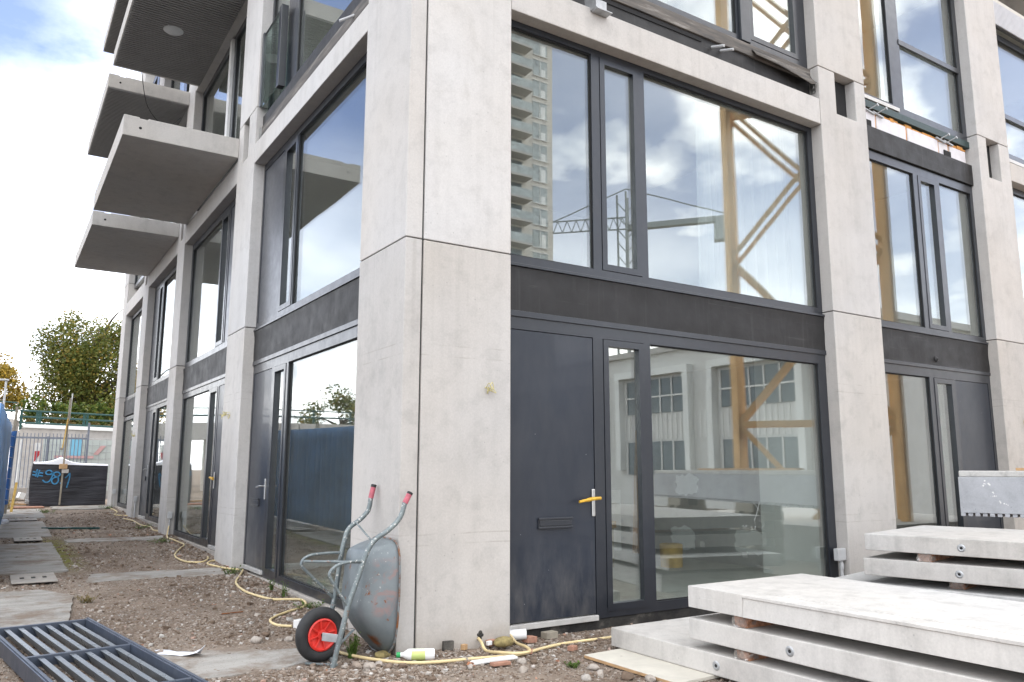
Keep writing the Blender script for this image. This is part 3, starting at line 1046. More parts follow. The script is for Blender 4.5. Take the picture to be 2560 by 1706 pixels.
# bracket, rods and bolt plates
m = MB()
m.box(2.15, -0.105, 6.435, 2.36, 0.0, 6.447); m.box(2.15, -0.008, 6.447, 2.36, 0.0, 6.62)
m.box(2.135, -0.10, 6.447, 2.15, 0.1, 6.75)
m.build("steel_bracket", M['galv'], bld, bevel=0.002)
for u in (4.20, 4.36):
    m = MB(); m.tube([(u - 0.02, 0.145, 6.72), (u, -0.04, 6.66)], 0.017, 10)
    m.build("conduit_stub", M['grey_plastic'], bld)
for side, u in (('R', 6.1), ('L', 5.46)):
    for s in (1,):
        m = MB()
        if side == 'R':
            m.box(u - 0.012, 0.05, 6.60, u, 0.13, 6.78)
            m.tube([(u - 0.012, 0.09, 6.69), (u - 0.03, 0.09, 6.69)], 0.022, 6)
            m.tube([(u - 0.012, 0.09, 6.62), (u - 0.022, 0.09, 6.62)], 0.012, 6)
        else:
            m.box(0.05, u - 0.012, 6.48, 0.13, u, 6.64)
            m.tube([(0.09, u - 0.012, 6.56), (0.09, u - 0.03, 6.56)], 0.022, 6)
        m.build("bolt_plate", M['steel'], bld)

# right facade, bay two
window('R', 7.15, 10.24, 0.05, 2.99, 0.15, 2.855,
       [('glass', 7.22, 8.51), ('casement', 8.62, 9.16), ('door', 9.21, 10.165)],
       hd=(0.10, 9.28, 1, False, None, None, 1.185))
band('R', 7.152, 10.238, 3.035, 3.48); flashing('R', 7.152, 10.238, 2.985, 3.033)
m = MB(); m.lathe([(0.001, -0.02), (0.03, 0), (0.045, 0.012)], (8.70, 0.128, 3.13), (0, 1, 0), 12); m.build("pipe_cap", M['black_rubber'], bld)
window('R', 7.15, 10.24, 3.49, 6.115, 3.59, 5.985,
       [('glass', 7.22, 8.515), ('casement', 8.63, 9.155), ('glass', 9.24, 10.165)])
part("sill", M['frame'], lambda m: m.box(7.155, 0.128, 3.485, 10.235, 0.165, 3.515), bevel=0.003)
part("fascia_panel", M['membrane'], lambda m: m.box(7.155, 0.125, 6.125, 10.235, 0.2, 6.475), bevel=0.004)
for i, (a, b) in enumerate(((7.16, 7.62), (7.66, 8.42), (8.46, 9.30), (9.34, 9.60), (9.64, 10.12))):
    part("insulation_board", M['insulation'], lambda m: m.box(a, 0.155 + 0.006 * (i % 2), 6.44, b, 0.26, 6.73 - 0.01 * i), bevel=0.01)
m = MB()
for i, (a, b) in enumerate(((7.62, 7.66), (8.42, 8.46), (9.30, 9.34), (9.60, 9.64))):
    m.box(a, 0.170, 6.45, b, 0.25, 6.72)
rr = random.Random(3)
x = 7.16
while x < 10.1:
    w_ = rr.uniform(0.05, 0.22); m.box(x, 0.158 + rr.uniform(0, 0.02), 6.70, min(x + w_, 10.15), 0.25, 6.72 + rr.uniform(0.01, 0.05)); x += w_
m.build("foam_seam", M['foam'], bld, bevel=0.008)
part("packer_strip", M['green_strip'], lambda m: m.box(7.155, 0.135, 6.775, 10.235, 0.26, 6.885), bevel=0.003)
for u in (7.42, 7.64, 9.33, 9.55):
    m = MB()
    m.tube([(u, 0.15, 6.72), (u + 0.05, 0.02, 6.77)], 0.010, 8); m.lathe([(0.001, -0.006), (0.024, -0.006), (0.024, 0.006), (0.001, 0.006)], (u + 0.055, 0.012, 6.772), (0.1, -0.9, 0.2), 10, False)
    m.bar((u - 0.1, 0.14, 6.73), (u + 0.16, 0.14, 6.70), 0.03, 0.02)
    m.build("anchor_bolt", M['galv'], bld)
for u in (7.3, 9.45):
    part("fixing_plate", M['dark'], lambda m: m.box(u, 0.146, 6.49, u + 0.2, 0.155, 6.58))
window('R', 7.15, 10.24, 6.90, 9.65, 7.01, 9.5, [('glass', 7.22, 8.13), ('glass', 8.43, 10.13)])
part("transom", M['frame'], lambda m: m.box(8.40, 0.150, 8.08, 10.16, 0.192, 8.165), bevel=0.003)
m = MB(); m.box(7.16, 0.130, 6.905, 8.25, 0.160, 6.96); m.build("sill", M['alu'], bld)

# right facade, bay three (only its left edge shows)
window('R', 11.26, 15.2, 0.05, 2.99, 0.15, 2.855, [('glass', 11.35, 12.6), ('casement', 12.7, 13.2), ('glass', 13.3, 15.1)])
band('R', 11.262, 15.198, 3.035, 3.48)
window('R', 11.26, 15.2, 3.49, 6.385, 3.59, 6.28, [('glass', 11.35, 12.6), ('casement', 12.7, 13.2), ('glass', 13.3, 15.1)])
window('R', 11.26, 15.2, 6.90, 9.29, 7.01, 9.18, [('glass', 11.35, 15.1)])
part("transom", M['frame'], lambda m: m.box(11.30, 0.150, 7.66, 15.15, 0.192, 7.75), bevel=0.003)
part("sill", M['alu'], lambda m: m.box(11.27, 0.09, 6.80, 15.19, 0.160, 6.86), bevel=0.003)
part("membrane_band", M['membrane'], lambda m: m.box(11.265, 0.15, 6.72, 15.195, 0.25, 6.80))


def ribs(side, u0, u1, z0, z1, d0, dep, pitch):
    m = MB(); n = int((u1 - u0) / pitch)
    for i in range(n):
        a = u0 + i * pitch
        fb(m, side, a, a + pitch * 0.55, d0 - dep, d0 + 0.01, z0, z1)
    fb(m, side, u0, u1, d0, d0 + 0.05, z0, z1)
    return m


ribs('R', 11.265, 15.195, 9.30, 9.74, 0.02, 0.014, 0.045).build("corrugated_fascia", M['corrugated'], bld)
ribs('R', 11.265, 15.195, 9.285, 9.297, 0.03, 0.0, 4).build("fascia_trim", M['frame'], bld)

# left facade
window('L', 1.07, 5.458, 0.118, 3.00, 0.205, 2.862, [('glass', 1.17, 3.79), ('casement', 3.88, 4.435), ('door', 4.52, 5.40)],
       hd=(0.205, 4.555, 1, False, 4.80, 5.20, 1.25))
band('L', 1.072, 5.456, 3.045, 3.485); flashing('L', 1.072, 5.456, 2.985, 3.043)
window('L', 1.07, 5.458, 3.495, 6.055, 3.605, 5.955, [('glass', 1.17, 3.79), ('casement', 3.82, 4.37), ('panel', 4.43, 5.40)])
part("sill", M['frame'], lambda m: m.box(0.128, 1.072, 3.490, 0.165, 5.455, 3.520), bevel=0.003)
window('L', 6.48, 10.688, 0.235, 2.99, 0.325, 2.88, [('door', 6.56, 7.57), ('casement', 7.64, 8.23), ('glass', 8.30, 10.60)],
       hd=(0.30, 7.50, -1, True, None, None, 1.33))
band('L', 6.482, 10.686, 3.045, 3.485); flashing('L', 6.482, 10.686, 2.985, 3.043)
window('L', 6.48, 10.688, 3.495, 6.065, 3.595, 5.95, [('panel', 6.56, 7.46), ('casement', 7.53, 8.08), ('glass', 8.12, 10.60)])
window('L', 11.45, 15.248, 0.36, 2.98, 0.45, 2.885, [('glass', 11.54, 13.66), ('casement', 13.72, 14.22), ('door', 14.28, 15.17)],
       hd=(0.415, 14.34, 1, False, 14.55, 14.9, 1.47))
band('L', 11.452, 15.246, 3.03, 3.48); flashing('L', 11.452, 15.246, 2.975, 3.028)
window('L', 11.45, 15.248, 3.49, 6.045, 3.58, 5.93, [('glass', 11.54, 13.9), ('casement', 13.96, 14.48), ('panel', 14.54, 15.17)])
window('L', 16.12, 19.378, 0.46, 2.96, 0.55, 2.86, [('glass', 16.9, 19.3), ('panel', 16.2, 16.84)])
band('L', 16.122, 19.376, 3.00, 3.44)
window('L', 16.12, 19.378, 3.45, 5.975, 3.55, 5.86, [('glass', 16.9, 19.3), ('panel', 16.2, 16.84)])
# second storey windows behind the balconies
window('L', 1.07, 5.458, 6.845, 9.42, 6.95, 9.3, [('glass', 1.17, 4.08), ('glass', 4.56, 5.40)])
part("membrane_band", M['membrane'], lambda m: m.box(0.10, 1.075, 6.38, 0.2, 5.455, 6.835), bevel=0.004)
part("sill_strip", M['dirty'], lambda m: m.box(0.088, 1.075, 6.52, 0.099, 5.455, 6.66))
for u0, u1 in ((6.48, 10.688), (11.45, 15.248)):
    window('L', u0, u1, 6.82, 9.42, 6.92, 9.3, [('glass', u0 + 0.1, u0 + 1.35), ('glass', u0 + 1.75, u1 - 0.1)])
    part("mullion_cover", M['white_plastic'], lambda m: m.box(0.11, u0 + 1.5, 6.82, 0.160, u0 + 1.66, 9.36))
window('L', 16.12, 19.378, 6.82, 9.42, 6.92, 9.3, [('glass', 16.2, 19.3)])
for u0, u1 in ((1.07, 5.458), (6.48, 10.688), (11.45, 15.248), (16.12, 19.378)):
    window('L', u0, u1, 9.80, 13.2, 9.9, 13.0, [('glass', u0 + 0.1, u0 + 1.35), ('glass', u0 + 1.75, u1 - 0.1)])
window('R', 1.112, 6.095, 9.8, 13.2, 9.9, 13.0, [('glass', 1.2, 5.9)])
window('R', 7.15, 10.24, 9.8, 13.2, 9.9, 13.0, [('glass', 7.3, 10.1)])
for u0, u1 in ((1.112, 6.10), (7.15, 10.24)):
    lintel('R', u0, u1, 9.66, 9.79)
# juliet railing
m = MB(); m.box(0.02, 4.44, 6.90, 0.12, 4.56, 8.16)
jr = m.build("juliet_railing", M['frame'], bld, bevel=0.004)
part("rail_post", M['frame'], lambda m: m.box(0.02, 5.36, 6.95, 0.07, 5.43, 8.16), jr, bevel=0.004)
part("rail_pane", M['rail_glass'], lambda m: m.box(0.04, 4.56, 6.93, 0.056, 5.36, 8.12), jr)
part("rail_cap", M['frame'], lambda m: m.box(0.036, 4.56, 8.121, 0.060, 5.36, 8.14), jr)
m = MB(); m.tube([(0.10, 1.72, 6.60), (-0.05, 1.80, 6.52)], 0.017, 10); m.build("conduit_stub", M['grey_plastic'], bld)

# plinths
part("plinth", M['bitumen'], lambda m: m.box(1.113, 0.172, -0.4, 6.099, 0.40, 0.045))
part("plinth", M['bitumen'], lambda m: m.box(7.151, 0.172, -0.4, 10.239, 0.40, 0.045))
part("plinth", M['bitumen'], lambda m: m.box(11.261, 0.172, -0.4, 15.199, 0.40, 0.045))
for u0, u1, z in ((1.07, 5.46, 0.112), (6.48, 10.69, 0.228), (11.45, 15.25, 0.35), (16.12, 19.38, 0.45)):
    part("plinth", M['plinth'], lambda m: m.box(0.120, u0 + 0.001, -0.4, 0.40, u1 - 0.001, z), bevel=0.006)


# ---- balconies
def balcony(y0, y1, z0, z1, xo, corr=False, lamp=None):
    m = MB()
    # a slab with small drain slots cast in the top edge
    out = [(y0, z0), (y1, z0), (y1, z1), (y0, z1)]
    prof = [(xo, z0), (-0.002, z0), (-0.002, z1), (xo * 0.80, z1), (xo * 0.80, z1 - 0.018), (xo * 0.873, z1 - 0.018), (xo * 0.873, z1), (xo, z1)]
    m.prism([(x, y0, z) for x, z in prof], (0, y1 - y0, 0))
    b = m.build("balcony", M['balcony'], bld, bevel=0.008)
    m = MB(); m.disc((xo * 0.86, y0 - 0.0015, (z0 + z1) / 2 - 0.01), (0, 1, 0), 0.022, 0.003, 14)
    m.build("drain_hole", M['dark'], b)
    if corr:
        m = MB(); n = int((y1 - y0 - 0.04) / 0.075)
        for i in range(n):
            a = y0 + 0.02 + i * 0.075
            m.box(xo + 0.02, a, z0 - 0.022, -0.01, a + 0.045, z0 - 0.001)
        m.build("ribbed_soffit", M['soffit'], b)
    if lamp:
        m = MB(); m.lathe([(0.001, -0.045), (0.05, -0.045), (0.16, -0.030), (0.17, -0.022), (0.17, -0.001)], (*lamp, z0 - 0.005), (0, 0, 1), 28)
        m.build("ceiling_lamp", M['grey_plastic'], b)
    return b


balcony(6.46, 10.70, 6.49, 6.815, -1.71)
balcony(11.42, 15.60, 6.40, 6.70, -1.66)
balcony(6.46, 10.30, 9.36, 9.66, -1.62, True, (-0.86, 8.25))
balcony(11.30, 15.65, 9.36, 9.66, -1.60, True)
balcony(6.46, 10.30, 12.3, 12.6, -1.60, True)
balcony(11.30, 15.65, 12.22, 12.5, -1.46, True)
m = MB(); m.tube(smoothpts([(-1.1, 10.3, 9.36), (-0.9, 10.6, 8.8), (-0.5, 10.9, 8.6), (-0.2, 11.0, 8.9)], 8), 0.008, 6); m.build("loose_cable", M['black_rubber'], bld)

# wires and junction boxes on the pillars
def wires(pos, dirs, seed):
    r = random.Random(seed); m = MB(); p = Vector(pos); d = Vector(dirs)
    for k in range(5):
        e = [p + Vector((r.uniform(-0.02, 0.02), 0, 0))]
        for j in range(3):
            e.append(p + d * (0.02 + 0.03 * j) + Vector((r.uniform(-0.05, 0.07), r.uniform(-0.02, 0.02), r.uniform(-0.06, 0.05))))
        m.tube(smoothpts(e, 4), 0.004, 5)
    m.build("loose_wires", M['copper'], bld)


wires((0.85, 0.0, 2.25), (0, -1, 0), 1)
wires((0.0, 6.27, 2.31), (-1, 0, 0), 2)
wires((0.0, 6.02, 2.30), (-1, 0, 0), 3)
wires((10.85, 0.0, 2.25), (0, -1, 0), 4)
wires((0.0, 15.6, 2.35), (-1, 0, 0), 5)
m = MB(); m.box(5.93, 0.03, 0.40, 6.09, 0.10, 0.545); jb = m.build("junction_box", M['grey_plastic'], bld, bevel=0.008)
m = MB(); m.tube([(6.02, 0.06, 0.40), (6.02, 0.06, -0.1)], 0.02, 10); m.tube([(6.02, 0.06, 0.37), (6.02, 0.06, 0.30)], 0.028, 10); m.build("conduit", M['grey_plastic'], jb)
for y, z in ((10.55, 0.55), (15.15, 0.72), (19.3, 0.80)):
    m = MB(); m.box(-0.07 + 0.10, y - 0.035 + 0.09, z, 0.11, y + 0.12, z + 0.13); jb = m.build("junction_box", M['grey_plastic'], bld, bevel=0.008)
    m = MB(); m.tube([(0.07, y + 0.095, z), (0.07, y + 0.095, z - 0.5)], 0.018, 8); m.build("conduit", M['grey_plastic'], jb)
m = MB()
for k in range(14):
    a = rng.uniform(0, 6.28); rr_ = rng.uniform(0, 0.035)
    m.lathe([(0.001, -0.006), (rng.uniform(0.012, 0.022), 0)], (0.80 + rr_ * math.cos(a) * 0.8, -0.001, 0.06 + 1.6 * rr_ * math.sin(a)), (0, 1, 0), 7)
m.build("broken_hole", M['bitumen'], bld)

# ---- interior, seen through the panes
def inner(name, mat, *b, **k): return part(name, mat, lambda m: m.box(*b), **k)


for z0, z1 in ((-0.2, 0.10), (3.10, 3.44), (6.50, 6.86), (9.9, 10.15), (13.4, 13.6)):
    inner("floor_slab", M['screed'] if z0 < 0 else M['ceiling'], 0.27, 0.27, z0, 16.2, 20.2, z1)
for z0, z1, wm in ((0.10, 3.10, 'plaster'), (3.44, 6.50, 'white_wall'), (6.86, 9.9, 'white_wall'), (10.15, 13.4, 'white_wall')):
    inner("partition_wall", M[wm], 6.62, 0.43, z0, 6.80, 20.0, z1)
    inner("partition_wall", M[wm], 10.6, 0.43, z0, 10.78, 20.0, z1)
    inner("partition_wall", M[wm], 0.43, 5.9, z0, 6.62, 6.05, z1)
    inner("partition_wall", M[wm], 0.43, 11.0, z0, 6.62, 11.15, z1)
    inner("partition_wall", M[wm], 0.43, 15.6, z0, 6.62, 15.75, z1)
    inner("partition_wall", M[wm], 6.80, 6.5, z0, 16.2, 6.7, z1)
    inner("partition_wall", M[wm], 4.0, 6.06, z0, 4.15, 10.99, z1)
inner("wall_nib", M['white_wall'], 6.20, 0.43, 0.10, 6.619, 1.42, 3.10)
inner("wall_nib", M['white_wall'], 6.20, 0.43, 3.44, 6.619, 1.05, 6.50)
inner("end_wall", M['wall_far'], 16.2, 0.3, -0.2, 16.4, 20.3, 13.5)
inner("end_wall", M['wall_far'], 0.3, 20.25, -0.2, 16.2, 20.4, 13.5)
inner("roof_slab", M['wall_far'], 0.0, 0.0, 14.2, 16.4, 20.4, 14.5)


def patch(yc, zc, w_, h_, seed):
    r = random.Random(seed); m = MB(); n = 26; P = []
    for i in range(n):
        a = 2 * math.pi * i / n
        cx, cz = math.cos(a), math.sin(a)
        q = max(abs(cx), abs(cz))
        P.append((6.616, yc + w_ / 2 * cx / q ** 0.8 * r.uniform(0.82, 1.1), zc + h_ / 2 * cz / q ** 0.8 * r.uniform(0.8, 1.12)))
    m.prism(P, (0.003, 0, 0)); m.build("plaster_patch", M['plaster_patch'], bld)


patch(3.25, 1.27, 0.52, 0.34, 1); patch(3.37, 0.42, 0.56, 0.36, 2); patch(2.03, 0.45, 0.54, 0.36, 3)
for y in (2.9, 2.05):
    inner("wall_socket", M['white_plastic'], 6.60, y, 0.30 if y > 2.5 else 0.22, 6.618, y + 0.09, 0.39 if y > 2.5 else 0.31, bevel=0.004)


# ------------------------------------------------------------------ stacked floor slabs
def slab_obj(label, group, o, e1, e2, W, L, z0, z1, name="concrete_slab", lip=False, sock=None, notch=False):
    """o = visible near-left corner, e1 across, e2 along"""
    e1 = Vector((*e1, 0)).normalized(); e2 = Vector((*e2, 0)).normalized()
    T = Matrix(((e1.x, e2.x, 0, o[0]), (e1.y, e2.y, 0, o[1]), (0, 0, 1, 0), (0, 0, 0, 1)))
    m = MB(T)
    if lip:
        # a rebated long edge and a shallow sunk strip along the top
        pr = [(0, z0), (W, z0), (W, z1), (0.20, z1), (0.20, z1 - 0.006), (0.155, z1 - 0.006), (0.155, z1), (0.0, z1 - 0.002), (0.0, z1 - 0.022), (0.010, z1 - 0.026)]
        P = [(x, 0.55, z) for x, z in pr]
        m.prism(P, (0, L - 0.55, 0))
        m.box(0.004, 0.0, z0, W, 0.549, z1)
        m.box(0.0, 0.10, z0 + 0.001, 0.0035, 0.5485, z1 - 0.075)
        m.box(0.0, 0.26, z1 - 0.0745, 0.0035, 0.5485, z1 - 0.001)
    else:
        m.box(0, 0, z0, W, L, z1)
    b = m.build(name, M['slab'], None, org=T @ Vector((W / 2, L / 2, z0)), bevel=0.007)
    tag(b, label, "concrete slab", group)
    for y in sock or []:
        zc = (z0 + z1) / 2 - 0.005
        m = MB(T)
        m.lathe([(0.036, 0), (0.031, -0.004), (0.022, -0.006), (0.013, -0.003)], (0, y, zc), (1, 0, 0), 18)
        r_ = m.build("lifting_socket", M['galv'], b)
        m = MB(T); m.disc((-0.0005, y, zc), (-1, 0, 0), 0.013, 0.002, 14); m.build("socket_hole", M['dark'], r_)
    return b


def bearer(label, group, o, e1, e2, along, z0, z1, x0=0.03, wd=0.10, ln=1.25):
    e1 = Vector((*e1, 0)).normalized(); e2 = Vector((*e2, 0)).normalized()
    T = Matrix(((e1.x, e2.x, 0, o[0]), (e1.y, e2.y, 0, o[1]), (0, 0, 1, 0), (0, 0, 0, 1)))
    m = MB(T); m.box(x0, along, z0, x0 + ln, along + wd, z1)
    b = m.build("timber_bearer", M['bearer'], None, org=T @ Vector((x0 + ln / 2, along + wd / 2, z0)), bevel=0.006)
    tag(b, label, "timber bearer", group)
    # torn plastic wrapping bulging at the end
    m = MB(T); r = random.Random(int(z0 * 1000) + 5)
    V, n = [], 12
    for k, xx in enumerate((x0 - 0.006, x0 - 0.022, x0 + 0.02, x0 + 0.09)):
        for j in range(n):
            a = 2 * math.pi * j / n
            sx = 0.58 + 0.08 * r.uniform(-1, 1)
            if k == 0: sx *= 0.72
            V.append((xx + r.uniform(-0.006, 0.006), along + wd * 0.5 + wd * sx * max(-0.9, min(0.9, 1.25 * math.cos(a))), min(z1 - 0.001, max(z0 + 0.001, (z0 + z1) / 2 + (z1 - z0) * 0.5 * max(-0.97, min(0.97, 1.3 * math.sin(a)))))))
    F = [(k * n + j, k * n + (j + 1) % n, (k + 1) * n + (j + 1) % n, (k + 1) * n + j) for k in range(3) for j in range(n)] + [tuple(range(n))]
    m.add(V, F)
    m.build("plastic_wrap", M['film'], b)
    return b


M['film'] = glass_mat("clear_film", (0.86, 0.80, 0.76), 0.16, 0.16)
G1, G2 = "precast floor slabs stacked by the dark front door", "precast floor slabs stacked in front of the second pillar"
S1 = ((1.79, -1.535), (1, 0), (0, -1))
slab_obj("lowest concrete slab of the near stack, resting on plywood", G1, (1.785, -0.591), (1, 0), (0, -1), 1.45, 4.2, -0.02, 0.135, sock=[1.22])
slab_obj("middle concrete slab of the near stack, set back from the lowest", G1, *S1, 1.40, 3.9, 0.205, 0.36, sock=[0.95])
slab_obj("top concrete slab of the near stack, with a rebated edge", G1, *S1, 1.40, 3.9, 0.440, 0.60, lip=True)
GB1 = "wrapped timber bearers in the near slab stack"
bearer("upper brown plastic wrapped bearer in the near slab stack", GB1, *S1, 0.44, 0.36, 0.440, 0.03, 0.12)
bearer("lower brown plastic wrapped bearer in the near slab stack", GB1, *S1, 0.45, 0.135, 0.205, 0.03, 0.12)
bearer("far upper bearer in the near slab stack", GB1, *S1, 3.1, 0.36, 0.440)
bearer("far lower bearer in the near slab stack", GB1, *S1, 3.1, 0.135, 0.205)
S2 = ((4.454, -1.324), (0.975, 0.22), (0.22, -0.975))
slab_obj("top concrete slab of the farther stack near the second pillar", G2, *S2, 1.75, 4.0, 0.722, 0.88, sock=[0.87])
slab_obj("second concrete slab from the top of the farther stack", G2, (4.448, -1.30), S2[1], S2[2], 1.75, 4.0, 0.483, 0.645, sock=[0.86])
slab_obj("third concrete slab from the top of the farther stack", G2, (4.34, -0.95), S2[1], S2[2], 1.75, 4.2, 0.245, 0.405)
slab_obj("bottom concrete slab of the farther stack, mostly hidden", G2, (4.45, -1.2), S2[1], S2[2], 1.75, 4.2, -0.05, 0.17)
GB2 = "wrapped timber bearers in the farther slab stack"
bearer("upper plastic wrapped bearer in the farther slab stack", GB2, *S2, 0.48, 0.645, 0.722, 0.03, 0.12, 1.5)
bearer("lower plastic wrapped bearer in the farther slab stack", GB2, *S2, 0.70, 0.405, 0.483, 0.16, 0.13, 1.4)
bearer("bottom bearer in the farther slab stack", GB2, *S2, 0.70, 0.17, 0.245, 0.16, 0.13, 1.4)
bearer("far upper bearer in the farther slab stack", GB2, *S2, 3.2, 0.645, 0.722, 0.03, 0.12, 1.5)
bearer("far lower bearer in the farther slab stack", GB2, *S2, 3.2, 0.405, 0.483, 0.16, 0.13, 1.4)

# grey notched block behind the farther stack, standing on timber trestles out of frame
bo, b1, b2 = (7.25, -0.80), Vector((0.94, 0.33, 0)).normalized(), Vector((0.33, -0.94, 0)).normalized()
TB = Matrix(((b1.x, b2.x, 0, bo[0]), (b1.y, b2.y, 0, bo[1]), (0, 0, 1, 0), (0, 0, 0, 1)))
m = MB(TB)
BL = 6.0
m.box(0, 0, 0.985, 0.55, BL, 1.425)
y = 0.0; k = 0
while y < BL - 0.06:
    m.box(0.012 if k % 2 else 0, y, 0.945 if k % 1 == 0 else 0.96, 0.55, y + 0.052, 0.985)
    y += 0.078; k += 1
blk = m.build("concrete_beam", M['block'], None, org=TB @ Vector((0.27, 3, 0.945)), bevel=0.006)
tag(blk, "grey speckled concrete beam with notched underside at the right edge", "concrete beam")
m = MB(TB); m.box(0.004, 0.012, 1.4255, 0.54, BL - 0.02, 1.50); m.build("rough_topping", M['block_top'], blk, bevel=0.012)
rs = random.Random(5)
m = MB(TB)
for cx, cz, s_, n in ((0.30, 1.34, 0.05, 7), (0.35, 1.2, 0.05, 6), (0.45, 1.10, 0.06, 6), (0.95, 1.18, 0.09, 12)):
    for i in range(n):
        a, b_ = rs.gauss(cx, s_ * 0.5), rs.gauss(cz, s_ * 0.35); r_ = rs.uniform(0.004, 0.013)
        m.lathe([(0.001, -0.003), (r_, -0.0005)], (0, a, b_), (1, 0, 0), 6)
m.build("mortar_splash", M['white_board'], blk)
m = MB(TB); m.box(0.06, 0.62, 1.5015, 0.16, 4.0, 1.535)
tag(m.build("timber_lath", M['timber'], None, org=TB @ Vector((0.11, 2.3, 1.5)), bevel=0.003), "thin orange timber lath lying on top of grey concrete beam", "lath")
for i, yy in enumerate((2.2, 5.0)):
    m = MB(TB)
    for k in range(7):
        z_ = -0.06 + 0.1435 * k
        if k % 2: m.box(-0.05, yy - 0.25, z_, 0.6, yy - 0.08, z_ + 0.1425); m.box(-0.05, yy + 0.08, z_, 0.6, yy + 0.25, z_ + 0.1425)
        else: m.box(0.0, yy - 0.3, z_, 0.17, yy + 0.3, z_ + 0.1425); m.box(0.38, yy - 0.3, z_, 0.55, yy + 0.3, z_ + 0.1425)
    tag(m.build("timber_crib", M['timber_old'], None, org=TB @ Vector((0.27, yy, -0.06)), bevel=0.004),
        ("nearer" if i else "farther") + " crib of crossed timbers carrying the grey concrete beam", "timber crib", "timber cribs under the concrete beam")

# plywood under the lowest slab
m = MB(); z0 = -0.048
m.prism([(1.383, -0.726, z0), (2.9, -0.65, z0), (2.9, -1.72, z0), (1.40, -1.80, z0)], (0, 0, 0.026))
ply = m.build("plywood_board", M['ply_edge'], None, org=(2.1, -1.2, z0), bevel=0.002)
tag(ply, "pale plywood board lying on gravel under the lowest slab", "board")
m = MB(); m.prism([(1.3835, -0.7265, z0 + 0.001), (1.4005, -1.7995, z0 + 0.001), (1.398, -1.7995, z0 + 0.001), (1.381, -0.7265, z0 + 0.001)], (0, 0, 0.021))
m.build("board_edge", M['timber'], ply)

# ------------------------------------------------------------------ wheelbarrow leaning on the corner pillar
wb = thing("wheelbarrow", "upended rusty grey metal wheelbarrow with red wheel leaning against the corner pillar", "wheelbarrow", (-0.4, 0.15, 0.0))
YN, YF = -0.13, 0.45
near = smoothpts([(-0.583, YN, 0.0), (-0.53, YN, 0.228), (-0.472, YN, 0.455), (-0.411, YN, 0.625), (-0.359, YN, 0.778), (-0.312, YN, 0.885), (-0.255, YN, 0.95), (-0.167, YN, 1.002), (-0.085, YN, 1.068), (-0.038, YN, 1.135), (-0.012, YN, 1.222), (0.010, YN, 1.262)], 5)
far = smoothpts([(-0.47, YF, 0.06), (-0.38, YF, 0.365), (-0.328, YF, 0.742), (-0.297, YF, 0.90), (-0.262, YF, 0.995), (-0.165, YF, 1.065), (-0.098, YF, 1.13), (-0.078, YF, 1.18), (-0.067, YF, 1.254), (-0.060, YF, 1.29)], 5)
m = MB(); m.tube(near, 0.021, 12); m.build("frame_tube", M['tube'], wb)
m = MB(); m.tube(far, 0.021, 12); m.build("frame_tube", M['tube'], wb)
for a, b in (((-0.010, YN, 1.225), (0.037, YN, 1.312)), ((-0.068, YF, 1.25), (-0.042, YF, 1.365))):
    a, b = Vector(a), Vector(b)
    m = MB(); m.tube([a, a.lerp(b, 0.85)], 0.0235, 12); g = m.build("grip", M['grip'], wb)
    m = MB(); m.tube([a.lerp(b, 0.82), b, b + (b - a) * 0.04], [0.0245, 0.0255, 0.018], 12); m.build("grip_end", M['black_rubber'], g)


def leg(y, pts, y2):
    m = MB(); P = smoothpts(pts, 6); m.tube(P, 0.0125, 10); m.build("leg", M['tube'], wb)


leg(YN, [(-0.362, YN, 0.782), (-0.46, YN, 0.782), (-0.56, YN, 0.766), (-0.615, YN, 0.735), (-0.636, YN, 0.70), (-0.628, YN, 0.665), (-0.56, YN, 0.56), (-0.485, YN, 0.455)], YF)
leg(YF, [(-0.325, YF, 0.795), (-0.45, YF, 0.797), (-0.58, YF, 0.790), (-0.645, YF, 0.765), (-0.668, YF, 0.73), (-0.655, YF, 0.69), (-0.52, YF, 0.56), (-0.385, YF, 0.43)], YN)
for a, b, r_ in (((-0.655, YF, 0.742), (-0.36, YN, 0.772), 0.011), ((-0.61, YN, 0.715), (-0.33, YF, 0.765), 0.010), ((-0.20, YF, 1.045), (-0.285, YN, 0.925), 0.008)):
    m = MB(); m.tube([a, b], r_, 8); m.build("cross_rod", M['tube'], wb)
# tub: lofted superellipse sections from the floor (on the frame) out to the rolled rim
def tub_section(t, n=56):
    e = t ** 0.75
    yc = 0.175 + 0.0 * t; zc = 0.63 + (0.465 - 0.63) * e
    hy = 0.20 + (0.33 - 0.20) * e
    hz = 0.22 + (0.462 - 0.22) * e
    xx = -0.335 + 0.285 * t
    pw = 0.42
    P = []
    for k in range(n):
        a = 2 * math.pi * k / n
        cy, cz = math.cos(a), math.sin(a)
        y_ = yc + hy * math.copysign(abs(cy) ** pw, cy)
        zz = zc + hz * math.copysign(abs(cz) ** pw, cz)
        # the nose is drawn down in a long rounded lip
        if cz < 0: y_ = yc + (y_ - yc) * (1 - 0.30 * abs(cz) ** 2 * t)
        P.append(Vector((xx - 0.10 * (0.5 - (zz - 0.03)) * (1 - t) - 0.05 * max(0, (0.5 - zz)) , y_, zz)))
    return P


m = MB(); n = 56; V = []
ts = [0, 0.04, 0.12, 0.25, 0.4, 0.55, 0.7, 0.85, 1.0]
for t_ in ts: V += tub_section(t_, n)
F = [(i * n + k, i * n + (k + 1) % n, (i + 1) * n + (k + 1) % n, (i + 1) * n + k) for i in range(len(ts) - 1) for k in range(n)]
F.append(tuple(range(n)))
m.add(V, F, True)
tub = m.build("tub", M['tub'], wb, solid=0.003, sharp=50)
m = MB(); m.tube(tub_section(1.0, n), 0.009, 8, closed=True); m.build("rim", M['rimrust'], tub)
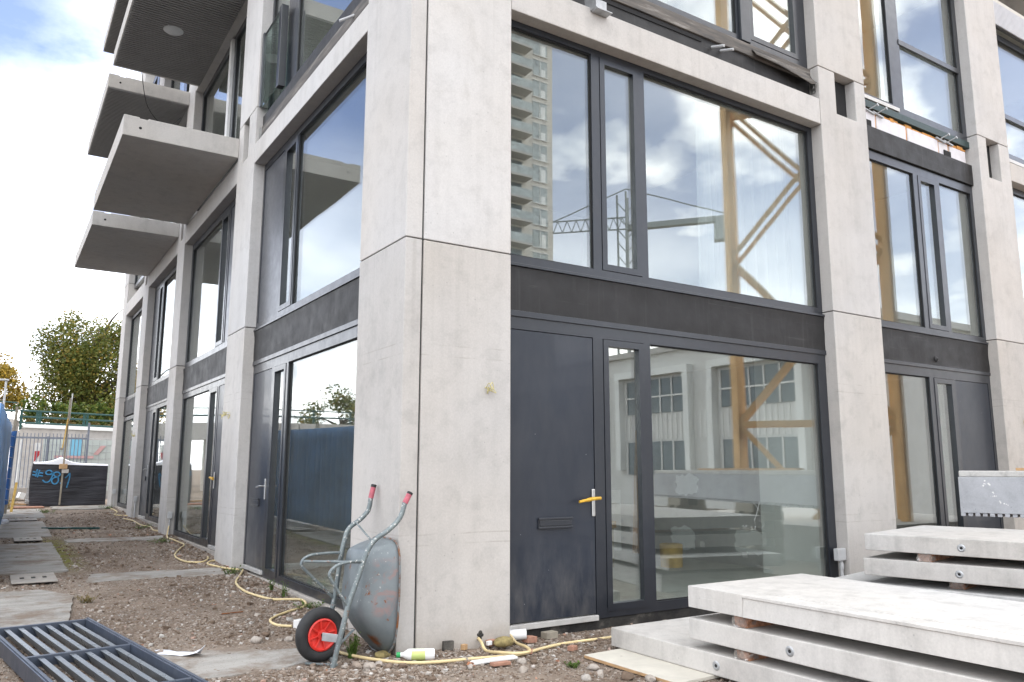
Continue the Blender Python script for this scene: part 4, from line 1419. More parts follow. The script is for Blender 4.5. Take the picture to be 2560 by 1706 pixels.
# rust patch where the legs are welded
m = MB()
rr = random.Random(9)
for k in range(7):
    c_ = Vector((-0.40 + rr.uniform(-0.02, 0.03), YN - 0.003, 0.50 + rr.uniform(-0.06, 0.06)))
wheel = thing("wheel", None, None, (0, 0, 0))
C.objects.unlink(wheel); bpy.data.objects.remove(wheel)
WC = Vector((-0.607, 0.10, 0.212)); AX = Vector((0.12, -1, 0.02)).normalized()
prof = []
for k in range(18):
    a = 2 * math.pi * k / 18
    prof.append((0.161 + 0.049 * math.cos(a) * (0.97 if math.cos(a) > 0.6 else 1), 0.047 * math.copysign(abs(math.sin(a)) ** 0.85, math.sin(a))))
m = MB(); m.lathe(prof, WC, AX, 48, True, True)
whl = m.build("wheel", M['black_rubber'], wb)
m = MB()
for k in range(40):   # tread blocks
    a = 2 * math.pi * k / 40
m.lathe([(0.118, -0.036), (0.124, 0.040), (0.112, 0.046), (0.100, 0.030), (0.040, 0.014), (0.038, 0.034), (0.020, 0.036), (0.001, 0.036)], WC, AX, 40)
rim = m.build("rim", M['red_rim'], whl, sharp=30)
m = MB()
s_ = AX.cross(Vector((0, 0, 1))).normalized(); t_ = AX.cross(s_)
for k in range(8):
    a = 2 * math.pi * k / 8 + 0.2
    d = s_ * math.cos(a) + t_ * math.sin(a)
    m.bar(WC + AX * 0.026 + d * 0.036, WC + AX * 0.036 + d * 0.112, 0.012, 0.016, AX)
m.build("spokes", M['red_rim'], whl, bevel=0.003)
m = MB(); m.lathe([(0.001, 0.058), (0.014, 0.058), (0.014, 0.0)], WC, AX, 12); m.build("axle", M['black_rubber'], whl)
m = MB(); m.bar((-0.632, -0.005, 0.214), (-0.535, -0.105, 0.205), 0.006, 0.062, (0, 0, 1)); m.build("axle_bracket", M['galv'], wb, bevel=0.003)
m = MB(); m.bar((-0.62, 0.205, 0.214), (-0.45, 0.43, 0.205), 0.006, 0.062, (0, 0, 1)); m.build("axle_bracket", M['galv'], wb, bevel=0.003)
m = MB(); m.tube([(-0.575, YN, 0.03), (-0.50, 0.16, 0.02), (-0.47, YF, 0.06)], 0.016, 10); m.build("front_bar", M['tube'], wb)
m = MB(); m.bar((-0.545, YN + 0.015, 0.15), (-0.345, 0.05, 0.235), 0.022, 0.005); m.build("nose_strap", M['tube'], wb)
m = MB(); m.bar((-0.46, 0.40, 0.15), (-0.345, 0.08, 0.235), 0.022, 0.005); m.build("nose_strap", M['tube'], wb)
# bent stick lying under the wheel
m = MB(); m.bar((-0.73, 0.07, 0.015), (-0.55, -0.14, 0.022), 0.022, 0.014)
tag(m.build("metal_strip", M['tube'], None, bevel=0.003), "short worn metal strip on the gravel below the red wheel", "metal strip")

# ------------------------------------------------------------------ hoses
def hose(name, label, pts2, group, r=0.0125, top=True):
    P = []
    for p in pts2:
        z = zg(p[0], p[1]) + r + 0.006 if len(p) < 3 else p[2]
        P.append((p[0], p[1], z))
    m = MB(); m.tube(smoothpts(P, 7), r, 10)
    o = m.build(name, M['hose'], None)
    return tag(o, label, "hose", group)


GH = "cream conduit hoses along the facade"
hose("conduit_hose", "cream hose curving from the third pillar past the second pillar", [(0.07, 10.66, 0.42), (-0.03, 10.2, 0.24), (-0.04, 9.72), (-0.02, 9.2), (-0.02, 8.65), (-0.25, 7.9), (-0.42, 7.2), (-0.40, 6.5), (-0.22, 6.28), (-0.06, 6.6), (-0.025, 6.8)], GH)
hose("conduit_hose", "cream hose winding from the second pillar to a small white box", [(0.09, 5.17, 0.14), (-0.04, 4.78), (-0.25, 4.16), (-0.31, 3.54), (-0.263, 3.1), (-0.185, 2.806), (-0.03, 2.72), (0.07, 2.64), (0.055, 2.43), (-0.044, 2.213), (-0.245, 2.065), (-0.419, 1.917), (-0.52, 1.75), (-0.52, 1.53), (-0.42, 1.40)], GH)
hose("conduit_hose", "short cream hose end looped around the second pillar base", [(-0.02, 6.35), (-0.10, 6.28), (-0.19, 6.02), (-0.14, 5.75), (-0.06, 5.45), (0.06, 5.25)], GH)
hose("conduit_hose", "long cream hose running behind the white bottle to the slab stack", [(-0.42, 0.34), (-0.30, 0.02), (-0.119, -0.295), (0.095, -0.437), (0.441, -0.475), (0.70, -0.45), (0.97, -0.40), (1.28, -0.28), (1.59, -0.228), (2.2, -0.24), (2.6, -0.1)], GH)
hose("conduit_hose", "bent cream hose coming out of the hole in the corner pillar", [(0.79, 0.03, 0.055), (0.765, -0.08, 0.035), (0.745, -0.20), (0.755, -0.42, 0.012), (0.83, -0.545, 0.02), (0.93, -0.555, 0.02), (0.985, -0.50, 0.02), (1.03, -0.37, 0.02), (1.10, -0.12, 0.0), (1.15, 0.06, 0.03)], GH)
hose("conduit_hose", "far cream hose lying near the fifth pillar", [(-0.1, 19.2), (-0.05, 18.0), (-0.1, 17.0), (-0.25, 16.2), (0.0, 15.8)], GH)
hose("conduit_hose", "cream hose between the third and fourth pillars", [(-0.2, 14.9), (-0.1, 14.2), (-0.1, 13.0), (0.0, 12.4), (-0.05, 11.7), (0.0, 11.4)], GH)
m = MB(); T0 = Matrix.Translation((-0.345, 1.36, zg(-0.35, 1.36) + 0.005)) @ Matrix.Rotation(0.35, 4, 'Z')
m.m = T0; m.box(-0.06, -0.04, 0, 0.06, 0.04, 0.075)
bx = m.build("small_box", M['white_plastic'], None, org=T0 @ Vector((0, 0, 0)), bevel=0.005)
tag(bx, "small white printed box at the hose end behind the red wheel", "box")
m = MB(T0)
for k in range(5): m.box(-0.045 + 0.005 * k, -0.0412, 0.015 + 0.011 * k, 0.02 + 0.004 * (k % 3), -0.0402, 0.018 + 0.011 * k)
m.build("print", M['grey_plastic'], bx)

# ------------------------------------------------------------------ litter at the pillar foot
bt = thing("plastic_bottle", "white plastic bottle with green cap lying beside the pillar", "bottle", (0.06, -0.22, 0.04))
a, b = Vector((-0.075, -0.165, 0.043)), Vector((0.20, -0.305, 0.043))
d = (b - a).normalized(); L = (b - a).length
m = MB(); m.lathe([(0.001, 0.035), (0.018, 0.035), (0.018, 0.055), (0.022, 0.062), (0.043, 0.095), (0.045, 0.11), (0.045, L - 0.012), (0.038, L), (0.001, L)], a, d, 24)
m.build("body", M['white_plastic'], bt)
m = MB(); m.lathe([(0.001, 0.005), (0.019, 0.005), (0.021, 0.012), (0.021, 0.036), (0.001, 0.036)], a, d, 18, False); m.build("cap", M['green_cap'], bt)
m = MB(); m.lathe([(0.0457, 0.125), (0.0457, L - 0.075)], a, d, 24); m.build("label", M['bottle_label'], bt)


def lump(name, label, cat, c, s, mat, seed=0, rot=0.0, group=None):
    r = random.Random(seed)
    bm = bmesh.new(); bmesh.ops.create_icosphere(bm, subdivisions=2, radius=1)
    m = MB()
    R_ = Matrix.Rotation(rot, 3, 'Z')
    V = [Vector(c) + R_ @ Vector((v.co.x * s[0], v.co.y * s[1], v.co.z * s[2])) * (1 + (0.5 if name == 'stone' else 0.22) * mnoise.noise(v.co * 1.7 + Vector((seed * 3.3, 0, 0)))) for v in bm.verts]
    m.add(V, [[v.index for v in f.verts] for f in bm.faces], True); bm.free()
    return tag(m.build(name, mat, None, sharp=60), label, cat, group)


def brickbat(name, label, cat, c, s, mat, rot, tilt=0.0, bev=0.004, group=None):
    T = Matrix.Translation(c) @ Matrix.Rotation(rot, 4, 'Z') @ Matrix.Rotation(tilt, 4, 'Y')
    m = MB(T); m.box(-s[0] / 2, -s[1] / 2, 0, s[0] / 2, s[1] / 2, s[2])
    return tag(m.build(name, mat, None, org=c, bevel=bev), label, cat, group)


lump("sponge_lump", "flat yellow foam lump beside the green bottle cap", "foam lump", (-0.115, 0.0, 0.02), (0.075, 0.05, 0.035), M['moss_sponge'], 3, 0.2)
lump("sponge_lump", "yellow brown foam lump between the crossing hoses", "foam lump", (0.98, -0.10, 0.015), (0.11, 0.07, 0.05), M['moss_sponge'], 5, 0.3)
brickbat("white_board", "short white painted board lying in front of the hoses", "board", (0.575, -0.59, 0.0), (0.40, 0.085, 0.018), M['white_board'], -0.09, -0.02)
brickbat("brick_fragment", "flat pale orange brick shard in front of white board", "brick", (0.56, -0.72, -0.004), (0.17, 0.06, 0.025), M['brick'], 0.1, 0.05, group="brick fragments at the pillar foot")
brickbat("concrete_offcut", "small grey square offcut leaning against the corner pillar", "offcut", (0.45, -0.06, -0.01), (0.10, 0.03, 0.085), M['bitumen'], 0.0, 0.05)
brickbat("brick_fragment", "orange brick fragment beside the yellow foam lump", "brick", (0.90, -0.02, -0.02), (0.09, 0.06, 0.05), M['brick'], 0.5, group="brick fragments at the pillar foot")
brickbat("brick_fragment", "orange brick fragment by the white pipe end", "brick", (1.34, 0.03, -0.05), (0.12, 0.08, 0.055), M['brick'], 0.2, 0.1, group="brick fragments at the pillar foot")
brickbat("brick_fragment", "brown brick lump against the black plinth", "brick", (1.60, 0.08, -0.05), (0.14, 0.09, 0.06), M['timber_old'], 0.1, group="brick fragments at the pillar foot")
brickbat("brick_fragment", "small orange brick chip below the hose bend", "brick", (1.10, -0.33, -0.05), (0.09, 0.05, 0.03), M['brick'], 0.9, group="brick fragments at the pillar foot")
brickbat("brick_fragment", "reddish brick chip near the lowest slab corner", "brick", (1.49, -0.42, -0.055), (0.08, 0.06, 0.04), M['brick'], 0.4, group="brick fragments at the pillar foot")
brickbat("timber_offcut", "tiny yellow timber offcut beside the grey offcut", "offcut", (0.585, -0.10, -0.005), (0.05, 0.04, 0.045), M['timber'], 0.4)
brickbat("white_chip", "small white chip below the hose in the pillar hole", "chip", (0.845, -0.08, 0.0), (0.05, 0.03, 0.035), M['white_plastic'], 0.2)
m = MB(); m.lathe([(0.046, 0), (0.046, 0.2), (0.041, 0.2), (0.041, 0)], (1.12, 0.11, 0.02), (0.85, -0.45, 0.05), 20, True, True)
tag(m.build("pipe_end", M['white_plastic'], None), "short white plastic pipe lying by the black plinth", "pipe")
# big stones one can tell apart near the wheelbarrow and the board
GS = "larger stones on the gravel"
rs = random.Random(21)
STN = [(-0.43, -0.22, .045), (-0.36, -0.30, .05), (-0.27, -0.27, .04), (-0.22, -0.36, .045), (-0.12, -0.40, .035), (-0.5, -0.17, .03), (0.80, -0.66, .045), (0.9, -0.68, .04), (1.62, -0.62 - .3, .04), (1.22, -1.05, .05), (1.12, -1.25, .045), (1.25, -1.42, .06), (1.05, -1.5, .035), (0.62, -0.95, .045), (0.95, -1.3, .04), (-0.85, 1.0, .05), (-0.72, 1.2, .04), (-0.6, 0.9, .04), (1.36, -1.55, .05), (0.3, -0.7, .03)]
desc = ["pale", "grey", "brownish", "pinkish"]
where = ["beside the wheelbarrow tip", "in front of the wheelbarrow tub", "left of the white bottle", "below the cream hose by the tub", "just under the white bottle", "right at the wheelbarrow tip", "right of the white board", "farther right of the white board", "against the plywood board edge", "near the plywood board corner", "left of the plywood board", "by the lower corner of the plywood board", "near the bottom edge left of the plywood", "below the brick shard", "alone on the gravel between shard and plywood", "above the concrete strip", "left of the small white box", "behind the red wheel on the gravel", "touching the plywood lower end", "in front of the long hose"]
for i, (x_, y_, s_) in enumerate(STN):
    lump("stone", "%s loose stone %s" % (desc[i % 4], where[i]), "stone", (x_, y_, zg(x_, y_) + s_ * 0.35), (s_, s_ * rs.uniform(.6, .95), s_ * rs.uniform(.5, .8)), M['stone_%d' % (i % 4)] if 'stone_0' in M else M['stone'], 30 + i, rs.uniform(0, 3), GS)

# loose gravel, one mass
def gravel():
    r = np.random.default_rng(4)
    base = np.array([(-1, -1, -1), (1, -1, -1), (1, 1, -1), (-1, 1, -1), (-1, -1, 1), (1, -1, 1), (1, 1, 1), (-1, 1, 1)], float)
    quads = [(3, 2, 1, 0), (4, 5, 6, 7), (0, 1, 5, 4), (1, 2, 6, 5), (2, 3, 7, 6), (3, 0, 4, 7)]
    V, F = [], []
    N = 0
    tries = 0
    pads = [(-1.80, -0.1, 5.1, 5.8), (-1.7, -0.1, 9.95, 10.6), (-1.8, -0.5, 0.05, 0.95), (-1.4, 0, 18.8, 20.1)]
    while N < 30000 and tries < 170000:
        tries += 1
        dist = 5.0 * math.exp(r.uniform(0, 1) * math.log(24 / 5.0))
        az = r.uniform(-0.02, 0.95)
        x, y = CAM.x + dist * math.sin(az), CAM.y + dist * math.cos(az)
        if x > -0.02 and y > -0.01 and not (x < 0.1 and y > 1.1): 
            if not (x > 1.12 and y < 0.15): continue
        if y > 20.3 or x > 3.5: continue
        hit = False
        for ya, yb, xe in PATH:
            if ya < y < yb and x < xe - 0.03: hit = True
        for p in pads:
            if p[0] < x < p[1] and p[2] < y < p[3]: hit = True
        if hit and r.uniform() > 0.05: continue
        near_wall = max(0, 1 - abs(x + 0.15) / 0.4) if y > 1 else max(0, 1 - abs(y + 0.35) / 0.5)
        dens = 0.30 + 0.45 * (mnoise.noise(Vector((x * 0.9, y * 0.9, 2.0))) + 0.25) + 0.8 * near_wall
        if r.uniform() > dens: continue
        s = min(0.030, 0.0042 * (dist / 5.5) ** 0.5 * math.exp(abs(r.normal()) * 0.62 + 0.25 * near_wall))
        p = base + r.uniform(-0.55, 0.55, (8, 3))
        p *= np.array([1, r.uniform(0.6, 1), r.uniform(0.45, 0.8)]) * s * 0.75
        a = r.uniform(0, 6.28); ca, sa = math.cos(a), math.sin(a)
        q = np.stack([p[:, 0] * ca - p[:, 1] * sa + x, p[:, 0] * sa + p[:, 1] * ca + y, p[:, 2] + gheight(x, y) + s * 0.25], 1)
        b = len(V)
        V.extend(map(tuple, q)); F.extend([tuple(b + i for i in f) for f in quads]); N += 1
    me = bpy.data.meshes.new("gravel"); me.from_pydata(V, [], F); me.materials.append(M['stone'])
    o = bpy.data.objects.new("gravel", me); C.objects.link(o)
    tag(o, "loose brown and grey gravel scattered over the ground", "gravel", kind='stuff')


gravel()

# steel plates with lifting holes on the path joints
GP = "steel joint plates on the concrete path"
for i, (x0, x1, y0, y1, lab) in enumerate(((-2.60, -2.11, 5.22, 6.16, "nearest rusty steel plate with three holes on the path"), (-2.48, -2.05, 10.4, 11.2, "middle steel plate with three holes on the path"), (-2.50, -1.95, 15.1, 15.9, "farthest steel plate on the path, before the black pile"))):
    z = zg(-2.3, (y0 + y1) / 2) + 0.02
    m = MB(); n = 12
    # plate with three square holes: frame of strips
    xs_ = [x0, x0 + (x1 - x0) * .20, x0 + (x1 - x0) * .30, x0 + (x1 - x0) * .45, x0 + (x1 - x0) * .55, x0 + (x1 - x0) * .70, x0 + (x1 - x0) * .80, x1]
    ym, yn_ = y0 + (y1 - y0) * .42, y0 + (y1 - y0) * .66
    m.box(x0, y0, z, x1, ym, z + .012); m.box(x0, yn_, z, x1, y1, z + .012)
    for k in (0, 2, 4, 6): m.box(xs_[k], ym, z, xs_[k + 1], yn_, z + .012)
    pl = m.build("steel_plate", M['plinth'], None, bevel=0.002)
    tag(pl, lab, "steel plate", GP)
    m = MB(); m.box(x0 + .02, y0 + .02, z - .006, x1 - .02, y1 - .02, z + .002); m.build("plate_holes", M['dark'], pl)

# green and white bar on the ground
brickbat("metal_bar", "thin dark green metal bar lying across the path edge", "metal bar", (-1.45, 12.75, zg(-1.4, 12.7) + .012), (1.15, 0.05, 0.035), M['green_paint'], -0.5)
brickbat("white_strip", "short white strip lying beside the dark green bar", "strip", (-1.63, 13.0, zg(-1.4, 12.7) + .02), (0.45, 0.05, 0.02), M['white_board'], -0.45)
brickbat("thin_rod", "thin dark rod lying on the brown earth left of the hose", "rod", (-0.73, 2.35, zg(-0.7, 2.3) + 0.008), (0.22, 0.012, 0.010), M['rust'], 0.1)
m = MB()
V = []
for i in range(7):
    for j in range(4):
        u, v_ = i / 6, j / 3
        x_ = -1.66 + 0.30 * u; y_ = 0.92 - 0.30 * u + 0.16 * v_
        V.append((x_, y_, zg(x_, y_) + 0.012 + 0.02 * abs(mnoise.noise(Vector((u * 4, v_ * 4, 1)))) + (0.10 * (u ** 6) * (1 - v_))))
m.add(V, [(i * 4 + j, i * 4 + j + 1, i * 4 + j + 5, i * 4 + j + 4) for i in range(6) for j in range(3)], True)
tag(m.build("plastic_sheet", M['white_sheet'], None, solid=0.002), "crumpled white plastic sheet scrap beside the blue grey grille", "plastic sheet")

# ------------------------------------------------------------------ grille lying at the lower left
gd = Vector((0.1436, -0.9897, 0)); gs = Vector((-0.992, -0.118, 0))
GO = Vector((-2.031, 2.247, 0))
TG = Matrix(((gs.x, gd.x, 0, GO.x), (gs.y, gd.y, 0, GO.y), (0, 0, 1, 0), (0, 0, 0, 1)))
gr = thing("metal_grille", "dark blue grey louvred metal grille lying flat on the ground at lower left", "grille", (GO.x - 0.3, GO.y - 1.5, 0.04))
GW, GL, GZ0, GZ1 = 0.80, 4.4, 0.035, 0.15
for a, b in (((0, 0), (0.045, GL)), ((GW - 0.045, 0), (GW, GL))):
    m = MB(TG); m.box(a[0], a[1], GZ0, b[0], b[1], GZ1); m.box(a[0] + 0.012, a[1] + 0.012, GZ1, b[0] - 0.012, b[1] - 0.012, GZ1 + 0.008); m.build("side_rail", M['grille'], gr, bevel=0.003)
for y0 in (0, 1.38, 2.72, GL - 0.04):
    m = MB(TG); m.box(0.0455, y0, GZ0 + (0.0 if y0 == 0 else 0.035), GW - 0.0455, y0 + 0.038, GZ1 - 0.003); m.build("cross_rail", M['grille'], gr, bevel=0.003)
for k in range(7):
    xx = 0.115 + k * 0.104
    if xx > GW - 0.06: break
    for y0, y1 in ((0.039, 1.379), (1.419, 2.719), (2.759, GL - 0.041)):
        m = MB(TG)
        m.add([(xx - 0.012, y0, GZ0 + 0.012), (xx + 0.028, y0, GZ1 - 0.022), (xx + 0.034, y0, GZ1 - 0.028), (xx - 0.006, y0, GZ0 + 0.008),
               (xx - 0.012, y1, GZ0 + 0.012), (xx + 0.028, y1, GZ1 - 0.022), (xx + 0.034, y1, GZ1 - 0.028), (xx - 0.006, y1, GZ0 + 0.008)],
              [(0, 1, 2, 3), (7, 6, 5, 4), (0, 4, 5, 1), (1, 5, 6, 2), (2, 6, 7, 3), (3, 7, 4, 0)])
        m.box(xx + 0.006, y0, GZ1 - 0.0215, xx + 0.044, y1, GZ1 - 0.019)
        m.build("slat", M['slat'], gr)

# ------------------------------------------------------------------ black wrapped pile with graffiti at the end of the path
pile = thing("wrapped_pile", "long pile wrapped in black film with blue number graffiti and white cover", "wrapped pile", (-0.95, 21.0, 0.45))
PX0, PX1, PY = -1.96, -0.02, 20.5
m = MB()
nx_, nz_ = 40, 22; V = []
for j in range(nz_ + 1):
    for i in range(nx_ + 1):
        u, v_ = i / nx_, j / nz_
        x_ = PX0 + (PX1 - PX0) * u + (0.10 * (1 - u) ** 8) * math.sin(v_ * 3.14) * -0.4
        z_ = 0.47 + (1.655 - 0.05 * u - 0.47) * v_ - 0.02 * (1 - v_)
        wr = 0.022 * mnoise.noise(Vector((x_ * 1.5, z_ * 9, 3))) * (0.4 + u)
        V.append((x_, PY + wr + 0.03 * v_, z_))
m.add(V, [(j * (nx_ + 1) + i, j * (nx_ + 1) + i + 1, (j + 1) * (nx_ + 1) + i + 1, (j + 1) * (nx_ + 1) + i) for j in range(nz_) for i in range(nx_)], True)
m.box(PX0 + 0.06, PY + 0.08, 0.5, PX1, PY + 1.2, 1.62)
m.add([(PX0, PY + 0.001, 0.46), (PX0 - 0.10, PY + 0.5, 0.5), (PX0 - 0.02, PY + 0.5, 1.66), (PX0 + 0.005, PY + 0.02, 1.65)], [(0, 1, 2, 3)])
m.build("film", M['wrap'], pile)
m = MB(); V = []
for i in range(41):
    u = i / 40; x_ = PX0 + 0.02 + (PX1 - PX0 - 0.02) * u
    pk_ = 0.17 * math.exp(-abs((x_ + 1.25) / 0.22) ** 1.3)
    zt = 1.665 - 0.05 * u
    V += [(x_, PY - 0.004, zt - 0.025), (x_, PY - 0.004 + 0.02, zt + 0.012 + pk_ * 0.9), (x_, PY + 0.30, zt + 0.03 + pk_), (x_, PY + 0.9, zt + 0.03)]
m.add(V, [(i * 4 + j, i * 4 + j + 1, i * 4 + j + 5, i * 4 + j + 4) for i in range(40) for j in range(3)], True)
m.build("white_cover", M['white_sheet'], pile)


def stroke(pts, r=0.017):
    m = MB(); P = smoothpts([(x_, PY - 0.035, z_) for x_, z_ in pts], 5)
    V = []
    for i, p in enumerate(P):
        a = P[max(i - 1, 0)]; b = P[min(i + 1, len(P) - 1)]
        d = (b - a).normalized(); nrm = Vector((-d.z, 0, d.x))
        V += [p + nrm * r, p - nrm * r]
    m.add(V, [(2 * i, 2 * i + 1, 2 * i + 3, 2 * i + 2) for i in range(len(P) - 1)])
    m.build("graffiti", M['spray'], pile, solid=0.003)


ox = lambda px_, py_: (-1.9542 + (px_ - 630) * 0.001277, 1.346 - (py_ - 440) * 0.001332 - (px_ - 630) * 0.00004)
for st in ([(720, 330), (700, 490)], [(765, 345), (735, 500)], [(640, 385), (800, 405), (840, 410)], [(630, 450), (740, 460), (840, 470)],
           [(1020, 400), (980, 350), (920, 355), (890, 400), (930, 435), (1000, 425), (1030, 380), (1020, 480), (970, 580), (900, 600), (840, 555)],
           [(1150, 480), (1090, 475), (1045, 430), (1075, 385), (1140, 385), (1175, 430), (1130, 480), (1050, 510), (1020, 570), (1060, 630), (1120, 620), (1150, 560), (1140, 490)],
           [(1195, 600), (1205, 625)],
           [(1280, 500), (1330, 450), (1365, 395), (1370, 480), (1350, 600), (1325, 710)]):
    stroke([ox(*p) for p in st])
# post leaning against the pile, with a yellow lath
m = MB(); m.bar((-1.216, 20.36, 0.48), (-1.172, 20.40, 3.55), 0.055, 0.045)
post = m.build("leaning_post", M['timber_old'], None, org=(-1.216, 20.36, 0.48), bevel=0.004)
tag(post, "tall grey post leaning upright against the black wrapped pile", "post")
m = MB(); m.bar((-1.27, 20.33, 2.1), (-1.195, 20.34, 2.95), 0.05, 0.03)
m.build("yellow_lath", M['timber_yellow'], post)
m = MB(); m.bar((-1.155, 20.44, 2.9), (-1.125, 20.45, 3.7), 0.03, 0.03); m.build("white_edge", M['white_board'], post)
brickbat("timber_block", "brown timber block resting high against the black wrapped pile post", "timber block", (-1.21, 20.25, 1.50), (0.20, 0.10, 0.14), M['timber'], 0.05, bev=0.006)
brickbat("grey_block", "grey block stuck under the brown timber block on the pile", "block", (-1.15, 20.28, 1.38), (0.17, 0.10, 0.11), M['wall_far'], -0.1, bev=0.006)

# ------------------------------------------------------------------ blue hoarding along the left
hx = lambda y_: -3.09 + 0.47 * (y_ + 3) / 20
m = MB(); V = []; ny = 300
for i in range(ny + 1):
    y_ = 5.2 + 12.1 * i / ny
    for j in range(9):
        z_ = zg(-2.8, y_) + 0.06 + 2.12 * j / 8
        V.append((hx(y_) - 0.03 + 0.030 * math.tanh(3 * math.sin(y_ * 21)) + 0.02 * mnoise.noise(Vector((y_ * 0.8, z_, 0))), y_, z_))
m.add(V, [(i * 9 + j, i * 9 + j + 1, (i + 1) * 9 + j + 1, (i + 1) * 9 + j) for i in range(ny) for j in range(8)], True)
hd_ = m.build("site_hoarding", M['blue_tarp'], None, org=(-2.9, 6, 0), solid=0.02)
tag(hd_, "long blue site hoarding along the left side of the path", "hoarding")
m = MB(); V = []
for j in range(9):
    z_ = 0.62 + 1.80 * j / 8
    sag = 0.05 * math.sin(j / 8 * 3.14)
    V += [(-2.60, 17.28, z_), (-2.56, 17.30, z_ + 0.01), (-2.50 + 0.02 * (j - 4) / 4 - sag * 0.3, 17.36, z_ + 0.02)]
m.add(V, [(j * 3 + i, j * 3 + i + 1, j * 3 + i + 4, j * 3 + i + 3) for j in range(8) for i in range(2)], True)
m.build("tarp_end", M['blue_light'], hd_, solid=0.006)
for k in range(7):
    z_ = 0.75 + 0.26 * k
    m = MB(); m.tube([(-2.595, 17.268, z_), (-2.525, 17.31, z_ - 0.02)], 0.006, 5); m.build("lacing", M['white_plastic'], hd_)
for k, y_ in enumerate((5.4, 8.5, 11.5, 14.5)):
    m = MB(); m.box(hx(y_) - 0.16, y_, zg(-2.9, y_) - 0.1, hx(y_) - 0.08, y_ + 0.08, 2.3 + zg(-2.9, y_)); m.build("hoarding_post", M['timber_old'], hd_)
m = MB(); m.bar((-2.56, 17.42, 0.4), (-2.53, 17.45, 3.05), 0.075, 0.06); tag(m.build("timber_post", M['timber_old'], None, bevel=0.004), "weathered timber post standing at the far end of blue hoarding", "post")
m = MB(); m.bar((-2.42, 18.3, 0.38), (-2.36, 18.35, 1.15), 0.06, 0.06); tag(m.build("timber_stake", M['timber_yellow'], None, bevel=0.004), "short yellow timber stake below the blue tarp end", "stake")
lump("plastic_bag", "white plastic bag on the ground beside blue hoarding", "plastic bag", (-2.60, 14.6, zg(-2.6, 14.6) + 0.05), (0.10, 0.13, 0.07), M['white_sheet'], 77)
brickbat("brick_paving", "flat red brick patch on the ground before the black pile", "brick patch", (-2.0, 20.1, zg(-2, 20.1) + 0.005), (0.75, 0.7, 0.03), M['brick'], 0.05)
brickbat("timber_offcut", "pale timber offcut leaning on the red brick patch", "offcut", (-2.25, 20.8, zg(-2, 20.8) + 0.04), (0.5, 0.07, 0.05), M['timber'], 0.2, 0.05)
brickbat("white_crate", "small white crate in the debris left of the black pile", "crate", (-2.15, 22.3, zg(-2, 22) + 0.15), (0.16, 0.2, 0.18), M['white_board'], 0.3, 0.3)
brickbat("concrete_kerb_block", "brown concrete base block under the steel palisade fence", "concrete block", (-1.9, 23.9, 0.55), (1.3, 0.3, 0.35), M['plinth'], 0.0)

# ------------------------------------------------------------------ fences, railing, embankment, lamp
fn = thing("palisade_fence", "grey steel bar fence standing beyond the black wrapped pile", "fence", (-1.4, 24.0, 0.5))
m = MB(); m.box(-2.6, 23.985, 2.47, -0.30, 24.015, 2.53); m.build("top_rail", M['fence'], fn)
m = MB(); m.box(-2.6, 23.985, 0.78, -0.30, 24.015, 0.84); m.build("bottom_rail", M['galv'], fn)
x_ = -2.50
while x_ < -0.36:
    m = MB(); m.tube([(x_, 24.0, 0.62), (x_, 24.0, 2.65)], 0.014, 6); m.build("bar", M['fence'], fn); x_ += 0.106
for x_ in (-2.55, -1.48, -0.32):
    m = MB(); m.box(x_ - 0.03, 23.97, 0.4, x_ + 0.03, 24.03, 3.03 if x_ > -0.5 else 2.55); m.build("fence_post", M['fence'], fn)
fm = thing("mesh_fence", "wire mesh site fence with a pale printed banner behind the pile", "fence", (0.3, 25.2, 0.5))
m = MB(); m.box(-1.55, 25.2, 0.75, 2.5, 25.215, 2.50); m.build("banner", M['banner'], fm)
m = MB()
for k in range(20): m.tube([(-1.6 + k * 0.22, 25.17, 0.6), (-1.6 + k * 0.22, 25.17, 2.55)], 0.006, 4)
for k in range(9): m.tube([(-2.6, 25.17, 0.7 + k * 0.23), (2.5, 25.17, 0.7 + k * 0.23)], 0.006, 4)
m.build("mesh", M['galv'], fm)
m = MB(); m.prism([(-0.02, 25.165, 2.0), (0.20, 25.165, 2.30), (0.36, 25.165, 2.30), (0.12, 25.165, 1.98)], (0, 0.004, 0)); m.build("red_print", M['red_print'], fm)
m = MB(); m.box(-1.2, 25.165, 1.86, 0.0, 25.169, 1.95); m.build("red_line", M['red_print'], fm)
m = MB(); m.box(-0.75, 25.16, 1.95, -0.40, 25.168, 2.55); m.build("blue_print", M['blue_print'], fm)
m = MB(); m.box(-1.05, 25.15, 2.14, -0.93, 25.16, 2.21); m.build("name_plate", M['timber_old'], fm)
# red and white barrier board post
bb = thing("barrier_post", "white barrier post with red stripe behind the palisade fence", "post", (-1.72, 24.6, 0.5))
m = MB(); m.box(-1.80, 24.58, 0.6, -1.66, 24.62, 2.35); m.build("board", M['white_board'], bb)
m = MB(); m.prism([(-1.80, 24.575, 1.72), (-1.66, 24.575, 1.95), (-1.66, 24.575, 2.08), (-1.80, 24.575, 2.08)], (0, -0.003, 0)); m.build("red_stripe", M['sign_red'], bb)
m = MB(); m.tube([(-2.24, 24.3, 0.8), (-2.20, 24.3, 2.45)], 0.035, 8); tag(m.build("white_pole", M['white_board'], None), "thin white pole standing behind the left part of palisade fence", "pole")

